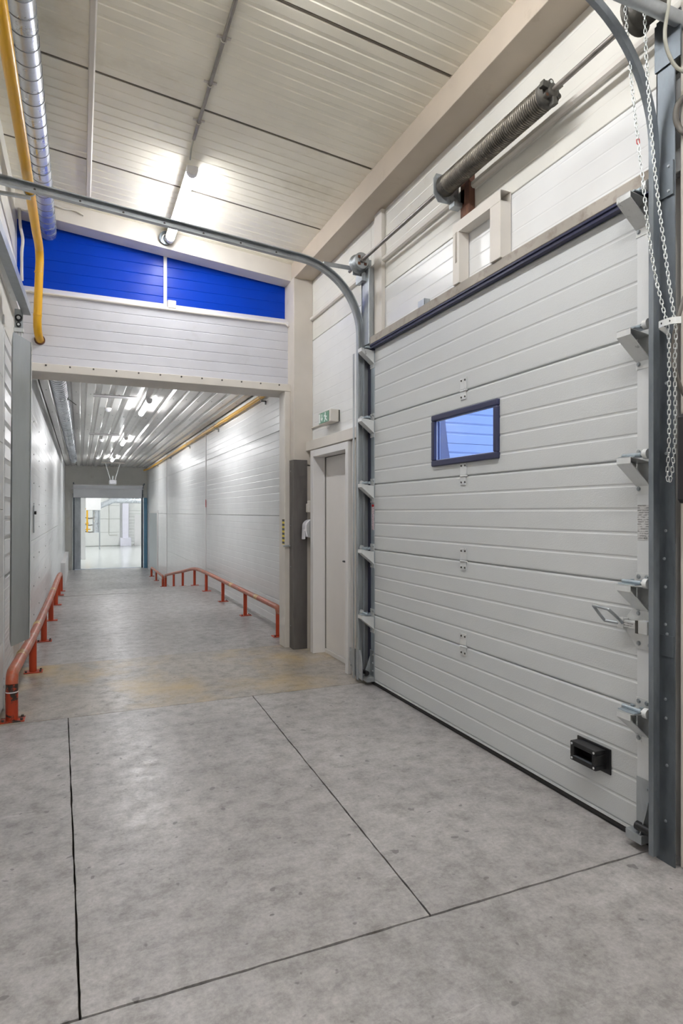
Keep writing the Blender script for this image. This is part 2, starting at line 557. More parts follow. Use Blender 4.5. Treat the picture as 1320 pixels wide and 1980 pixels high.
# ------------------------------------------------------------------ beams and column
def zc(x):      # underside of the sloped roof panels
    return 4.235 - 0.1 * (x - 2.145)
bm1 = B((2.145, -4.2, 4.05), (2.42, 6.45, 4.6)).build('beam', 'beam', None, 0.004, kind='structure')
b2 = MB().extr([(-0.70, zc(-0.70) - 0.18), (2.145, zc(2.145) - 0.185), (2.36, 4.04), (2.36, 4.6), (-0.70, 4.8)], (0, 6.45, 0), (1, 0, 0), (0, 0, 1), (0, 1, 0), 0.21)
b2.build('beam', 'beige_l', None, 0.004, kind='structure')
colm = thing('column', None, None, (2.25, 6.5, 0), kind='structure')
B((2.14, 6.345, 2.0), (2.36, 6.67, 4.06)).build('shaft', 'beige', colm, 0.006)
B((2.14, 6.345, 0), (2.36, 6.67, 2.02)).build('core', 'beige', colm)
g = MB()
g.box((2.132, 6.335, 0.004), (2.292, 6.345, 2.07)); g.box((2.130, 6.337, 0.004), (2.140, 6.67, 2.07))
gd = g.build('steel_guard', 'guard', colm, 0.002)
for z in (0.25, 0.9, 1.35, 1.95):
    place('bolt', BOLT_S, (2.130, 6.42, z), gd)

# ------------------------------------------------------------------ portal wall: silver panels, blue panels, trims
wf = B((-0.75, 6.70, 2.86), (2.55, 6.86, 4.9)).build('wall_front', 'grey_panel', kind='structure')
def fpanel(parent, x0, x1, z0, z1, mat, Y, pitch=0.1, gw=0.010, gd=0.003, thick=0.03, off=0.0):
    fr = ribs(z1 - z0 - 0.004, pitch, gw, gd, off)
    MB().extr(closed(fr, -thick), (x0, Y, z0 + 0.002), (0, 0, 1), (0, -1, 0), (1, 0, 0), x1 - x0).build('panel', mat, parent)
fpanel(wf, -0.60, 2.14, 2.90, 3.60, 'grey_panel', 6.55, 0.1, 0.012, 0.004, 0.14)
fpanel(wf, -0.60, 0.806, 3.66, 4.75, 'blue', 6.67, 0.105, 0.010, 0.003)
fpanel(wf, 0.84, 2.36, 3.66, 4.75, 'blue', 6.67, 0.105, 0.010, 0.003)
B((0.806, 6.655, 3.66), (0.84, 6.70, 4.5)).build('cover_strip', 'white', wf, 0.002)
fl_ = MB().extr([(6.535, 3.585), (6.70, 3.585), (6.70, 3.69), (6.655, 3.69), (6.535, 3.61)], (-0.56, 0, 0), (0, 1, 0), (0, 0, 1), (1, 0, 0), 2.70)
fl_.build('flashing', 'white', wf)
MB().tube([(-0.50, 6.532, 3.600), (1.2, 6.532, 3.592), (2.10, 6.53, 3.596), (2.13, 6.50, 3.56)], 0.011, 8).build('trim_4', 'beige_l', None, kind='structure')
jb = thing('junction_box', 'small white square junction box on the ledge below the blue panels', 'junction box', (0.875, 6.58, 3.60))
B((0.832, 6.535, 3.608), (0.918, 6.60, 3.697)).build('housing', 'beige_l', jb, 0.006)
B((0.838, 6.529, 3.614), (0.912, 6.535, 3.691)).build('lid', 'beige_l', jb, 0.003)
# portal surround
hd = thing('trim_5', None, None, (0.8, 6.5, 0), kind='structure')
hh = B((-0.60, 6.46, 2.833), (2.14, 6.86, 2.912)).build('header', 'beige_l', hd, 0.004)
SC = screw_mesh((0, -1, 0))
for i in range(12):
    place('screw', SC, (-0.3 + i * 0.21, 6.46, 2.895), hh)
jm = B((2.075, 6.465, 0), (2.14, 6.67, 2.834)).build('jamb', 'beige_l', hd, 0.006)
B((2.155, 6.672, 0), (2.47, 6.86, 2.86)).build('return_panel', 'panel', wf)
B((2.0735, 6.475, 1.14), (2.0755, 6.555, 1.42)).build('hazard_tape', 'hazard', jm)
B((2.055, 6.44, 1.115), (2.14, 6.47, 1.135)).build('latch_plate', 'zinc', jm, 0.003)
B((-0.62, 6.50, 0), (-0.53, 6.86, 2.84)).build('jamb', 'beige_l', hd, 0.004)

# ------------------------------------------------------------------ left wall
wl = B((-0.78, -4.2, 0), (-0.62, 6.9, 4.95)).build('wall_left', 'wallplain', kind='structure')
MB().extr(closed(ribs(0.94, 0.045, 0.010, 0.003), -0.04), (-0.575, 5.31, 0), (0, 0, 1), (1, 0, 0), (0, 1, 0), 1.19).build('panel', 'panel', wl)
for k, (z0, z1) in enumerate(((0.95, 1.9), (1.9, 2.98))):
    n = int(round((z1 - z0) / 0.155))
    p_ = (z1 - z0) / n
    fr = [(0, 0)]
    for i in range(n):       # stepped, lapped ribs
        q = i * p_
        fr += [(q + 0.02, 0.0), (q + 0.045, 0.035), (q + p_ - 0.002, 0.035), (q + p_, 0.0)]
    MB().extr(closed(fr, -0.04), (-0.60, 5.31, z0), (0, 0, 1), (1, 0, 0), (0, 1, 0), 1.19).build('panel', 'panel', wl)
B((-0.62, 3.0, 2.98), (-0.56, 6.66, 4.6)).build('panel', 'panel_dirty', wl)
# flat sectional leaf of the other gate, in the same wall
d3 = thing('door_3', 'flat white gate leaf in the wall beside the steel cover sheet', 'door', (-0.55, 3.6, 0), kind='structure')
for i in range(6):
    B((-0.575, 1.9, 0.02 + i * 0.5), (-0.538, 5.30, 0.516 + i * 0.5)).build('section', 'doorp2', d3, 0.003)
B((-0.555, 5.285, 0), (-0.530, 5.312, 3.0)).build('edge_strip', 'zinc_l', d3, 0.002)

# ------------------------------------------------------------------ sloped ceiling of the front bay
cl = MB().extr([(-0.75, zc(-0.75) + 0.07), (2.42, zc(2.42) + 0.07), (2.42, zc(2.42) + 0.2), (-0.75, zc(-0.75) + 0.2)], (0, -4.2, 0), (1, 0, 0), (0, 0, 1), (0, 1, 0), 10.9)
ceiling = cl.build('ceiling', 'ceil', kind='structure')
ex = Vector((1, 0, -0.1)).normalized(); en = Vector((-0.1, 0, -1)).normalized()
joints = [-4.19] + [3.28 + 1.134 * i for i in range(-6, 3)] + [6.66]
for y, y1 in zip(joints, joints[1:]):
    y1 -= 0.012
    # roof panel with fine grooves across the bay
    pts = [(0, -0.012), (0.009, 0.0)]
    q = 0.095
    while q < y1 - y - 0.03:
        pts += [(q - 0.02, 0), (q - 0.013, -0.004), (q + 0.013, -0.004), (q + 0.02, 0)]
        q += 0.1035
    pts += [(y1 - y - 0.009, 0), (y1 - y, -0.012)]
    MB().extr(closed(pts, -0.07), (-0.70, y, zc(-0.70)), (0, 1, 0), en, ex, 3.13).build('panel', 'ceil', ceiling)
for yj in joints[1:-1]:
    MB().extr([(-0.013, 0.0), (0.001, 0.0), (0.001, 0.004), (-0.013, 0.004)], (-0.70, yj, zc(-0.70)) , (0, 1, 0), -en, ex, 2.85).build('joint_seal', 'joint_c', ceiling)
cs = MB().extr([(-0.022, 0), (0.022, 0), (0.014, 0.012), (-0.014, 0.012)], (0.07, -4.0, zc(0.07)), ex, en, (0, 1, 0), 10.4)
cs.build('cover_strip', 'beige_l', ceiling)

# back wall behind the camera
B((-0.78, -4.35, 0), (2.55, -4.2, 5.0)).build('wall_back', 'wallplain', kind='structure')

# ------------------------------------------------------------------ corridor shell
wcr = B((2.46, 6.86, -0.95), (2.62, 25.3, 3.5)).build('wall_corridor_right', 'panel', kind='structure')
ys = [6.86, 12.9, 19.2, 21.45]
for y0, y1 in zip(ys, ys[1:]):
    for z0, z1 in ((-0.9, 0.33), (0.33, 1.45), (1.45, 2.575), (2.575, 3.27)):
        wpanel(wcr, y0 + 0.006, y1 - 0.006, z0, z1, 'panel', 2.42, 0, 0.1, 0.014, 0.0018)
for y0 in (12.9, 19.2):
    B((2.408, y0 - 0.03, -0.9), (2.425, y0 + 0.03, 3.26)).build('cover_strip', 'white', wcr, 0.002)
for z0, z1 in ((1.5, 2.575), (2.575, 3.27)):
    wpanel(wcr, 21.46, 25.2, z0, z1, 'panel', 2.42, 0, 0.1, 0.014, 0.0018)
wpanel(wcr, 24.3, 25.2, -0.9, 1.5, 'panel', 2.42, 0, 0.1, 0.014, 0.0018)
B((2.40, 21.40, -0.68), (2.425, 21.50, 1.56)).build('trim_6', 'white', None, kind='structure')

wcl = B((-0.72, 6.86, -0.95), (-0.56, 25.3, 3.5)).build('wall_corridor_left', 'panel', kind='structure')
SCX = screw_mesh((1, 0, 0))
ys = [6.86, 8.3, 9.35, 11.0, 13.4, 16.5, 20.0, 25.2]
for y0, y1 in zip(ys, ys[1:]):
    for z0, z1 in ((-0.9, 1.16), (1.16, 3.27)):
        fr = ribs(z1 - z0 - 0.006, 0.1, 0.014, 0.0014)
        pn = MB().extr(closed(fr, -0.04), (-0.52, y0 + 0.003, z0 + 0.003), (0, 0, 1), (1, 0, 0), (0, 1, 0), y1 - y0 - 0.006).build('panel', 'panel', wcl)
        if 8 < y0 < 12:
            for z in ((0.25, 0.6, 0.95) if z0 < 0 else (1.3, 1.6, 1.85, 2.2, 2.6)):
                place('screw', SCX, (-0.52, y0 + 0.03, z), pn)
B((-0.52, 19.5, -0.68), (-0.40, 25.1, 0.02)).build('baseboard_left', 'white', kind='structure')

cc = B((-0.6, 6.86, 3.32), (2.5, 25.3, 3.5)).build('ceiling_corridor', 'ceil_c', kind='structure')
x = -0.52
SCD = screw_mesh((0, 0, -1))
while x < 2.3:
    wdt = min(0.98, 2.42 - x)
    fr = trap(wdt, wdt / 5, 0.10, 0.025, 0.035)
    pn = MB().extr(closed(fr, -0.08), (x, 6.87, 3.245), (1, 0, 0), (0, 0, -1), (0, 1, 0), 18.4).build('sheet', 'ceil_c', cc)
    for k in range(5):
        for j in range(4):
            place('screw', SCD, (x + wdt / 5 * k + 0.075, 7.6 + 2.1 * j + 0.1 * (k % 2), 3.245), pn)
    x += 0.98
# end wall of the corridor with the doorway
we = MB()
for a, b in (((-0.62, 25.25, -0.9), (-0.27, 25.42, 3.5)), ((2.30, 25.25, -0.9), (2.62, 25.42, 3.5)), ((-0.27, 25.25, 2.06), (2.30, 25.42, 3.5))):
    we.box(a, b)
we.build('wall_end', 'panel_dirty', kind='structure')

# ------------------------------------------------------------------ hall beyond
hf = B((-9, 25.42, -1.0), (12, 42.3, -0.68)).build('floor_hall', 'hallfloor', kind='structure')
B((-9, 42.1, -0.68), (12, 42.35, 5.2)).build('wall_hall_back', 'hallwall', kind='structure')
B((-9.2, 25.3, -0.9), (-9, 42.3, 5.2)).build('wall_hall_left', 'hallwall', kind='structure')
B((12, 25.3, -0.9), (12.2, 42.3, 5.2)).build('wall_hall_right', 'hallwall', kind='structure')
B((-9, 25.3, 5.0), (12, 42.3, 5.2)).build('ceiling_hall', 'hallwall', kind='structure')
wh = MB()
for a, b in (((-9, 25.42, -0.9), (-0.62, 25.5, 5.1)), ((2.62, 25.42, -0.9), (12, 25.5, 5.1)), ((-0.62, 25.42, 3.2), (2.62, 25.5, 5.1))):
    wh.box(a, b)
wh.build('wall_hall_front', 'hallwall', kind='structure')

# ------------------------------------------------------------------ door_1: the grey service door
d1 = thing('door_1', 'tall light grey service door with white frame below the green exit sign', 'door', (2.36, 5.7, 0), kind='structure')
fr = MB()
fr.box((2.272, 6.10, 0), (2.43, 6.185, 2.155)); fr.box((2.272, 5.18, 0), (2.43, 5.245, 2.155)); fr.box((2.272, 5.245, 2.085), (2.43, 6.10, 2.155))
fo = fr.build('frame', 'white', d1, 0.003)
B((2.415, 5.26, 0.05), (2.455, 6.088, 2.078)).build('leaf', 'leaf', d1, 0.002)
B((2.405, 5.245, 0.0), (2.47, 6.10, 0.045)).build('threshold', 'leaf', d1, 0.003)
st = MB(); st.box((2.41, 6.088, 0.045), (2.425, 6.10, 2.085)); st.box((2.41, 5.245, 2.078), (2.425, 6.10, 2.085))
st.build('seal', 'cable_d', d1)
hn = B((2.409, 5.375, 0.93), (2.416, 5.41, 1.07)).build('handle_plate', 'leaf', d1, 0.003)
MB().tube([(2.416, 5.392, 1.02), (2.372, 5.392, 1.02), (2.364, 5.40, 1.02), (2.362, 5.42, 1.02), (2.362, 5.50, 1.018)], 0.0095, 10).build('lever', 'black', hn)
# beam over it
B((2.278, 4.97, 2.168), (2.36, 6.44, 2.27)).build('trim_7', 'beige_l', None, 0.004, kind='structure')

# ------------------------------------------------------------------ door_2: the big sectional gate
DX = 2.34                                    # inner face
d2 = thing('door_2', 'large closed pale grey sectional gate with a small window in it', 'door', (DX, 3.4, 0), kind='structure')
Y0, Y1 = 1.975, 4.825
zj = [0.045, 0.609, 1.174, 1.739, 2.304, 2.915]
WY0, WY1, WZ0, WZ1 = 3.065, 3.78, 1.845, 2.17        # window hole
def section(z0, z1, hole=False):
    h = z1 - z0 - 0.006
    n = 5
    p_ = h / n
    f = [(0, -0.012), (0.004, -0.001), (0.010, 0)]
    for i in range(1, n):
        q = i * p_
        f += [(q - 0.009, 0), (q - 0.003, -0.0028), (q + 0.003, -0.0028), (q + 0.010, 0.0)]
    f += [(h - 0.012, 0), (h - 0.005, -0.002), (h, -0.009)]
    O = (DX, Y0, z0 + 0.003)
    b = MB()
    def lap(fr):        # tongue that laps behind the next section
        return fr + [(fr[-1][0], -0.014), (fr[-1][0] + 0.008, -0.014), (fr[-1][0] + 0.008, -0.045), (fr[0][0], -0.045)]
    if not hole:
        b.extr(lap(f), O, (0, 0, 1), (-1, 0, 0), (0, 1, 0), Y1 - Y0)
    else:
        q0, q1 = WZ0 - O[2], WZ1 - O[2]
        b.extr(closed(cut(f, 0, q0), -0.045), O, (0, 0, 1), (-1, 0, 0), (0, 1, 0), Y1 - Y0)
        b.extr(lap(cut(f, q1, h)), O, (0, 0, 1), (-1, 0, 0), (0, 1, 0), Y1 - Y0)
        b.extr(closed(cut(f, q0, q1), -0.045), O, (0, 0, 1), (-1, 0, 0), (0, 1, 0), WY0 - Y0)
        b.extr(closed(cut(f, q0, q1), -0.045), (DX, WY1, O[2]), (0, 0, 1), (-1, 0, 0), (0, 1, 0), Y1 - WY1)
    return b.build('section', 'doorp', d2)
secs = [section(a, b, i == 3) for i, (a, b) in enumerate(zip(zj, zj[1:]))]
# bottom rubber seal
MB().extr([(0, 0.002), (0.03, 0.002), (0.034, 0.015), (0.03, 0.033), (0.0, 0.033), (-0.006, 0.015)], (DX + 0.004, Y0, 0), (1, 0, 0), (0, 0, 1), (0, 1, 0), Y1 - Y0).build('bottom_seal', 'rubber', d2)
B((DX - 0.002, Y0, 0.033), (DX + 0.03, Y1, 0.047)).build('bottom_rail', 'zinc_l', d2)
# window: bevelled dark frame, pane
wn = MB()
fw = 0.030
a0, a1, c0, c1 = WY0 - 0.022, WY1 + 0.022, WZ0 - 0.020, WZ1 + 0.020
for (ya, yb, za, zb) in ((a0, a1, c1 - 0.042, c1), (a0, a1, c0, c0 + 0.042), (a0, a0 + 0.042, c0 + 0.042, c1 - 0.042), (a1 - 0.042, a1, c0 + 0.042, c1 - 0.042)):
    wn.box((DX - 0.022, ya, za), (DX + 0.03, yb, zb))
win = wn.build('window_frame', 'navyframe', d2, 0.008, 3)
B((DX + 0.004, WY0 + 0.01, WZ0 + 0.012), (DX + 0.010, WY1 - 0.01, WZ1 - 0.012)).build('pane', 'pane', win)
gk = MB()
for (ya, yb, za, zb) in ((WY0 + 0.02, WY1 - 0.02, WZ1 - 0.026, WZ1 - 0.021), (WY0 + 0.02, WY1 - 0.02, WZ0 + 0.021, WZ0 + 0.026), (WY0 + 0.02, WY0 + 0.025, WZ0 + 0.02, WZ1 - 0.02), (WY1 - 0.025, WY1 - 0.02, WZ0 + 0.02, WZ1 - 0.02)):
    gk.box((DX - 0.001, ya, za), (DX + 0.004, yb, zb))
gk.build('gasket', 'zinc_l', win)

# hinges down the middle of the gate
def hinge_meshes():
    b = MB()
    b.box((-0.006, -0.034, 0.010), (0, 0.034, 0.085)); b.box((-0.006, -0.030, -0.058), (0, 0.034, -0.008))
    leaf = b.mesh('hinge', M['zinc_l'], (0, 0, 0))
    k = MB(); k.cyl((-0.006, -0.036, 0), (-0.006, 0.030, 0), 0.007, 10); k.cyl((-0.006, -0.046, 0), (-0.006, -0.036, 0), 0.004, 8)
    pin = k.mesh('hinge_pin', M['zinc_l'], (0, 0, 0))
    r = MB(); r.cyl((0, 0, 0), (-0.004, 0, 0), 0.0065, 10)
    return leaf, pin, r.mesh('rivet', M['iron'], (0, 0, 0))
HL, HP, HR = hinge_meshes()
for z in zj[1:5]:
    h = place('hinge', HL, (DX - 0.001, 3.42, z), d2)
    place('hinge_pin', HP, (DX - 0.001, 3.42, z), h)
    for dy, dz in ((0.02, 0.068), (-0.022, 0.068), (0.02, -0.042), (-0.022, -0.042)):
        place('rivet', HR, (DX - 0.007, 3.42 + dy, z + dz), h)
# end caps: one sheet strip for each section on both sides
for i, (a, b) in enumerate(zip(zj, zj[1:])):
    for (ya, yb, m) in ((1.972, 2.043, 'strip'), (4.757, 4.828, 'zinc_b')):
        e = B((DX - 0.004, ya, a + 0.004), (DX - 0.0005, yb, b - 0.004)).build('end_cap', m, secs[i], 0.001)
# printed stickers
sk = B((DX - 0.0056, 1.976, 1.372), (DX - 0.004, 2.040, 1.532)).build('sticker', 'sticker', secs[2])
sk['label'] = 'narrow printed data sticker'
tx = bpy.data.curves.new('conformity_mark', 'FONT')
tx.body = 'CE'; tx.size = 0.014; tx.extrude = 0.0002
tx.materials.append(M['black'])
o = place('conformity_mark', tx, (DX - 0.0059, 2.004, 1.378), secs[2], rot=(math.radians(90), 0, math.radians(-90)))
sk2 = B((DX - 0.0056, 4.762, 1.345), (DX - 0.004, 4.805, 1.565)).build('sticker', 'sticker_r', secs[2])
sk2['label'] = 'pale pink printed warning sticker'
B((DX - 0.0062, 4.762, 1.545), (DX - 0.0056, 4.805, 1.565)).build('red_heading', 'red', d2)

# roller brackets on the end caps
def bracket_meshes(sgn):
    """origin at the joint line on the end cap face; sgn: y direction towards the track; wedge shelf sticking out to -x"""
    w = 0.075
    y0, y1 = (-w / 2, w / 2)
    b = MB()
    # sloping underside plate
    b.extr([(-0.118, -0.010), (-0.003, -0.105), (-0.003, -0.110), (-0.122, -0.013)], (0, y0, 0), (1, 0, 0), (0, 0, 1), (0, 1, 0), w)
    # front lip
    b.box((-0.122, y0, -0.013), (-0.119, y1, 0.016))
    # top flange
    b.extr([(-0.122, 0.016), (0, -0.004), (0, -0.007), (-0.122, 0.013)], (0, y0, 0), (1, 0, 0), (0, 0, 1), (0, 1, 0), w)
    # cheek on the outer side
    yc = y1 - 0.003 if sgn < 0 else y0
    b.extr([(-0.119, 0.012), (-0.003, -0.006), (-0.003, -0.105), (-0.118, -0.010)], (0, yc, 0), (1, 0, 0), (0, 0, 1), (0, 1, 0), 0.003)
    # foot plates on the end cap
    b.box((-0.003, y0, -0.145), (0, y1, -0.10)); b.box((-0.003, y0, 0.0), (0, y1, 0.062))
    sh = b.mesh('roller_bracket', M['zinc_l'], (0, 0, 0))
    h = MB()
    h.box((-0.105, -0.045, 0.015), (-0.035, 0.045, 0.020))
    h.cyl((-0.07, -0.05, 0.026), (-0.07, 0.05, 0.026), 0.009, 10)
    h.cyl((-0.045, -0.03, 0.018), (-0.045, -0.03, 0.036), 0.009, 6, False); h.cyl((-0.045, 0.02, 0.018), (-0.045, 0.02, 0.036), 0.009, 6, False)
    ho = h.mesh('roller_holder', M['zinc_b'], (0, 0, 0))
    r = MB()
    r.cyl((-0.07, 0, 0.026), (-0.07, sgn * 0.075, 0.026), 0.006, 10)
    r.cyl((-0.07, sgn * 0.068, 0.026), (-0.07, sgn * 0.09, 0.026), 0.022, 20)
    ro = r.mesh('roller', M['zinc_l'], (0, 0, 0))
    return sh, ho, ro
for sgn, yb in ((-1, 2.010), (1, 4.795)):
    SH, HO, RO = bracket_meshes(sgn)
    for z in zj[1:5] + [2.905]:
        k = place('roller_bracket', SH, (DX - 0.004, yb, z - 0.012), d2)
        place('roller_holder', HO, (DX - 0.004, yb, z - 0.012), k)
        place('roller', RO, (DX - 0.004, yb, z - 0.012), k)
        for dy, dz in ((0.022, 0.045), (-0.022, 0.045), (0.022, -0.122)):
            place('bolt', BOLT, (DX - 0.007, yb + dy, z - 0.012 + dz), k)
# bottom corner brackets
for sgn, yb in ((-1, 2.005), (1, 4.80)):
    b = MB()
    b.box((DX - 0.008, yb - 0.04, 0.05), (DX - 0.004, yb + 0.04, 0.30))
    b.box((DX - 0.075, yb - 0.045, 0.035), (DX - 0.006, yb + 0.04, 0.075))
    b.extr([(0, 0.075), (-0.068, 0.075), (-0.035, 0.15), (0, 0.25)], (DX - 0.006, yb + sgn * 0.036, 0), (1, 0, 0), (0, 0, 1), (0, 1, 0), 0.004)
    k = b.build('bottom_bracket', 'zinc', d2, 0.002)
    MB().cyl((DX - 0.05, yb, 0.10), (DX - 0.05, yb + sgn * 0.085, 0.10), 0.02, 16).build('roller', 'black', k)
    for dz in (0.12, 0.19, 0.26):
        place('bolt', BOLT, (DX - 0.008, yb - 0.018, dz), k)
lc = MB().extr([(4.83, 0.30), (5.06, 0.28), (5.06, 0.17), (4.98, 0.06), (4.79, 0.045), (4.79, 0.18)], (2.235, 0, 0), (0, 1, 0), (0, 0, 1), (1, 0, 0), 0.006).build('cable_plate', 'zinc', d2, 0.001)
place('bolt', BOLT, (2.235, 5.02, 0.13), lc); place('bolt', BOLT, (2.235, 4.84, 0.10), lc); place('bolt', BOLT, (2.235, 5.03, 0.25), lc)

# slide bolt with its wire loop
sb = thing('slide_bolt', None, None, (DX - 0.01, 2.03, 0.98))
sb.parent = d2; sb.location = W[sb.name] - W[d2.name]
MB().extr([(1.955, 1.085), (2.04, 1.085), (2.095, 1.02), (2.095, 0.945), (2.04, 0.88), (1.955, 0.88)], (DX - 0.009, 0, 0), (0, 1, 0), (0, 0, 1), (1, 0, 0), 0.005).build('back_plate', 'zinc_l', sb, 0.001)
hs = MB(); hs.box((DX - 0.045, 1.955, 0.955), (DX - 0.009, 2.005, 1.015)); hs.box((DX - 0.045, 2.085, 0.962), (DX - 0.009, 2.12, 1.012))
hs.box((DX - 0.040, 1.955, 0.972), (DX - 0.015, 2.12, 1.004))
hs.build('housing', 'zinc_l', sb, 0.004)
B((DX - 0.042, 2.005, 0.973), (DX - 0.0395, 2.085, 1.000)).build('printed_band', 'sticker', sb)
MB().box((DX - 0.046, 2.003, 0.955), (DX - 0.038, 2.018, 1.012)).build('stop_band', 'iron', sb)
lp = [(DX - 0.035, 2.095, 0.985), (DX - 0.065, 2.085, 1.005), (DX - 0.120, 2.090, 1.050), (DX - 0.128, 2.105, 1.058), (DX - 0.130, 2.17, 1.062), (DX - 0.125, 2.178, 1.056), (DX - 0.075, 2.17, 0.996), (DX - 0.065, 2.16, 0.990), (DX - 0.040, 2.115, 0.985)]
MB().tube(bez(lp, 5), 0.0072, 10).build('wire_loop', 'zinc', sb)
for (yy, zz) in ((2.03, 1.06), (1.97, 1.06), (2.03, 0.905), (1.97, 0.905)):
    o = place('bolt', BOLT, (DX - 0.009, yy, zz), sb)

# black recessed grip
gp = thing('grip_handle', None, None, (DX, 2.3, 0.3))
gp.parent = d2; gp.location = W[gp.name] - W[d2.name]
B((DX - 0.008, 2.192, 0.238), (DX, 2.408, 0.362)).build('flange', 'black', gp, 0.004)
g = MB()
ya, yb, za, zb, xf = 2.222, 2.388, 0.257, 0.352, DX - 0.072
for (p, q, r_, t_) in ((ya, yb, zb - 0.022, zb), (ya, yb, za, za + 0.024), (ya, ya + 0.024, za + 0.024, zb - 0.022), (yb - 0.024, yb, za + 0.024, zb - 0.022)):
    g.box((xf, p, r_), (DX - 0.008, q, t_))
g.box((DX - 0.014, ya, za), (DX - 0.008, yb, zb))
g.build('grip_box', 'black', gp, 0.005)
gl = MB()
for (p, q, r_, t_) in ((ya + 0.022, yb - 0.022, za + 0.0235, za + 0.0265),):
    gl.box((xf - 0.001, p, r_), (xf + 0.012, q, t_))
gl.build('grip_lip', 'zinc_d', gp)
SCW = MB().cyl((0, 0, 0), (-0.002, 0, 0), 0.0055, 12).mesh('screw', M['zinc_l'], (0, 0, 0))
for yy in (ya + 0.012, yb - 0.012):
    for zz in (za + 0.012, zb - 0.011):
        place('screw', SCW, (xf, yy, zz), gp)

# lintel, its navy top seal
B((2.288, 1.90, 2.938), (2.36, 4.765, 3.002)).build('trim_8', 'lintel', None, 0.004, kind='structure')
ns = MB()
ns.box((2.300, 1.90, 2.905), (2.334, 4.77, 2.938)); ns.box((2.292, 1.90, 2.925), (2.300, 4.77, 2.945)); ns.box((2.310, 4.74, 2.892), (2.333, 4.84, 2.920))
ns.build('trim_9', 'navy', None, 0.002, kind='structure')
# cut steel stub standing on the lintel
sb_ = MB()
sb_.box((2.31, 3.88, 3.002), (2.355, 3.883, 3.062)); sb_.box((2.31, 3.967, 3.002), (2.355, 3.97, 3.062)); sb_.box((2.31, 3.88, 3.002), (2.313, 3.97, 3.062)); sb_.box((2.352, 3.88, 3.002), (2.355, 3.97, 3.062))
tag(sb_.build('steel_stub', 'zinc'), 'short cut-off square steel tube standing on the gate lintel', 'steel stub')

# ------------------------------------------------------------------ tracks of the gate
def track(y, sgn, xend, zend, label, n=0.030, wd=(0.024, 0.018), mat='zinc', zs_=0.03):
    """C channel: web on the outer side (sgn), lips towards the gate"""
    R = 0.60
    cx, cz = 2.262 - R, 3.045
    path = [(2.262, y, zs_), (2.262, y, 1.0), (2.262, y, 2.0)] + [(x, y, z) for x, _, z in arc((cx, cz), R, 0, 85, 18, 'xz', y)]
    x0, z0 = path[-1][0], path[-1][2]
    path += [(x0 + (xend - x0) * k / 6, y, z0 + (zend - z0) * k / 6) for k in range(1, 7)]
    w1, w0 = sgn * wd[0], -sgn * wd[1]
    th = 0.003 * sgn
    sec = [(-n, w0), (-n, w1), (n, w1), (n, w0), (n - 0.008, w0), (n - 0.008, w0 + th), (n - 0.003, w0 + th), (n - 0.003, w1 - th), (-n + 0.003, w1 - th), (-n + 0.003, w0 + th), (-n + 0.008, w0 + th), (-n + 0.008, w0)]
    t = thing('door_track', label, 'door track', (2.255, y, 0), 'gate tracks')
    MB().sweep(path, sec, (0, 1, 0)).build('channel', mat, t)
    return t
tl = track(4.885, 1, -0.56, 3.835, 'galvanized curved gate track crossing the bay beneath the ceiling lamp')
tr = track(1.890, -1, 0.6, 3.75, 'galvanized curved gate track beside the hanging hand chain', 0.018, (0.010, 0.014), 'zinc_m')
# bolts along the overhead run
BD = MB().cyl((0, 0, 0), (0, -0.006, 0), 0.008, 8).mesh('bolt', M['iron'], (0, 0, 0))
for k in range(7):
    x = -0.3 + k * 0.3
    place('bolt', BD, (x, 4.909 - 0.003, 3.835 + (x + 0.56) * (3.6428 - 3.835) / (1.707 + 0.56)), tl)
# mounting angles behind the tracks
def angle(y, sgn, mat, name='mounting_angle'):
    t = tl if sgn > 0 else tr
    b = MB()
    if sgn > 0:
        b.box((2.285, y, 0.03), (2.355, y + 0.004, 3.56)); b.box((2.352, y - 0.10, 0.03), (2.356, y, 3.56))
        b.box((2.225, y + 0.02, 0.03), (2.228, y + 0.055, 2.9))
    else:
        b.box((2.300, y - 0.090, 0.0), (2.306, y, 3.62)); b.box((2.300, y - 0.006, 0), (2.358, y, 3.62))
    return b.build(name, mat, t, 0.001)
angle(4.912, 1, 'zinc')
# flat upright face beside the gate's far edge
B((2.275, 4.745, 2.945), (2.36, 4.875, 3.60)).build('post', 'zinc', tl, 0.004)
dk = B((2.345, 4.83, 0.03), (2.356, 4.905, 2.93)).build('seal', 'navy', tl)
an = angle(1.912, -1, 'zinc_d')
for z in (0.18, 0.42, 0.62, 0.70, 0.98, 1.02, 1.18, 1.30, 1.42, 1.75, 2.05, 2.9):
    place('bolt', BOLT_S, (2.300, 1.868 + random.uniform(-0.01, 0.01), z), an)
pl = MB(); pl.box((2.292, 1.825, 2.84), (2.300, 1.915, 2.985)); pp = pl.build('splice_plate', 'zinc_d', tr, 0.001)
for dy in (0.02, 0.075):
    for zz in (2.86, 2.965):
        place('bolt', BOLT_S, (2.292, 1.825 + dy, zz), pp)
pl = B((2.294, 1.825, 0.885), (2.300, 1.905, 0.975)).build('splice_plate', 'zinc_d', tr, 0.001)
# brace from the far track to the wall bracket
br = MB(); br.box((1.93, 4.915, 3.622), (2.30, 4.921, 3.658)); br.box((1.93, 4.915, 3.655), (2.30, 4.945, 3.660))
bo = br.build('brace', 'zinc', tl, 0.001)
B((2.16, 4.822, 3.545), (2.34, 4.830, 3.70)).build('bearing_plate', 'zinc', tl, 0.002)
B((2.235, 4.80, 3.50), (2.275, 4.925, 3.575)).build('angle_cleat', 'zinc', tl, 0.002)
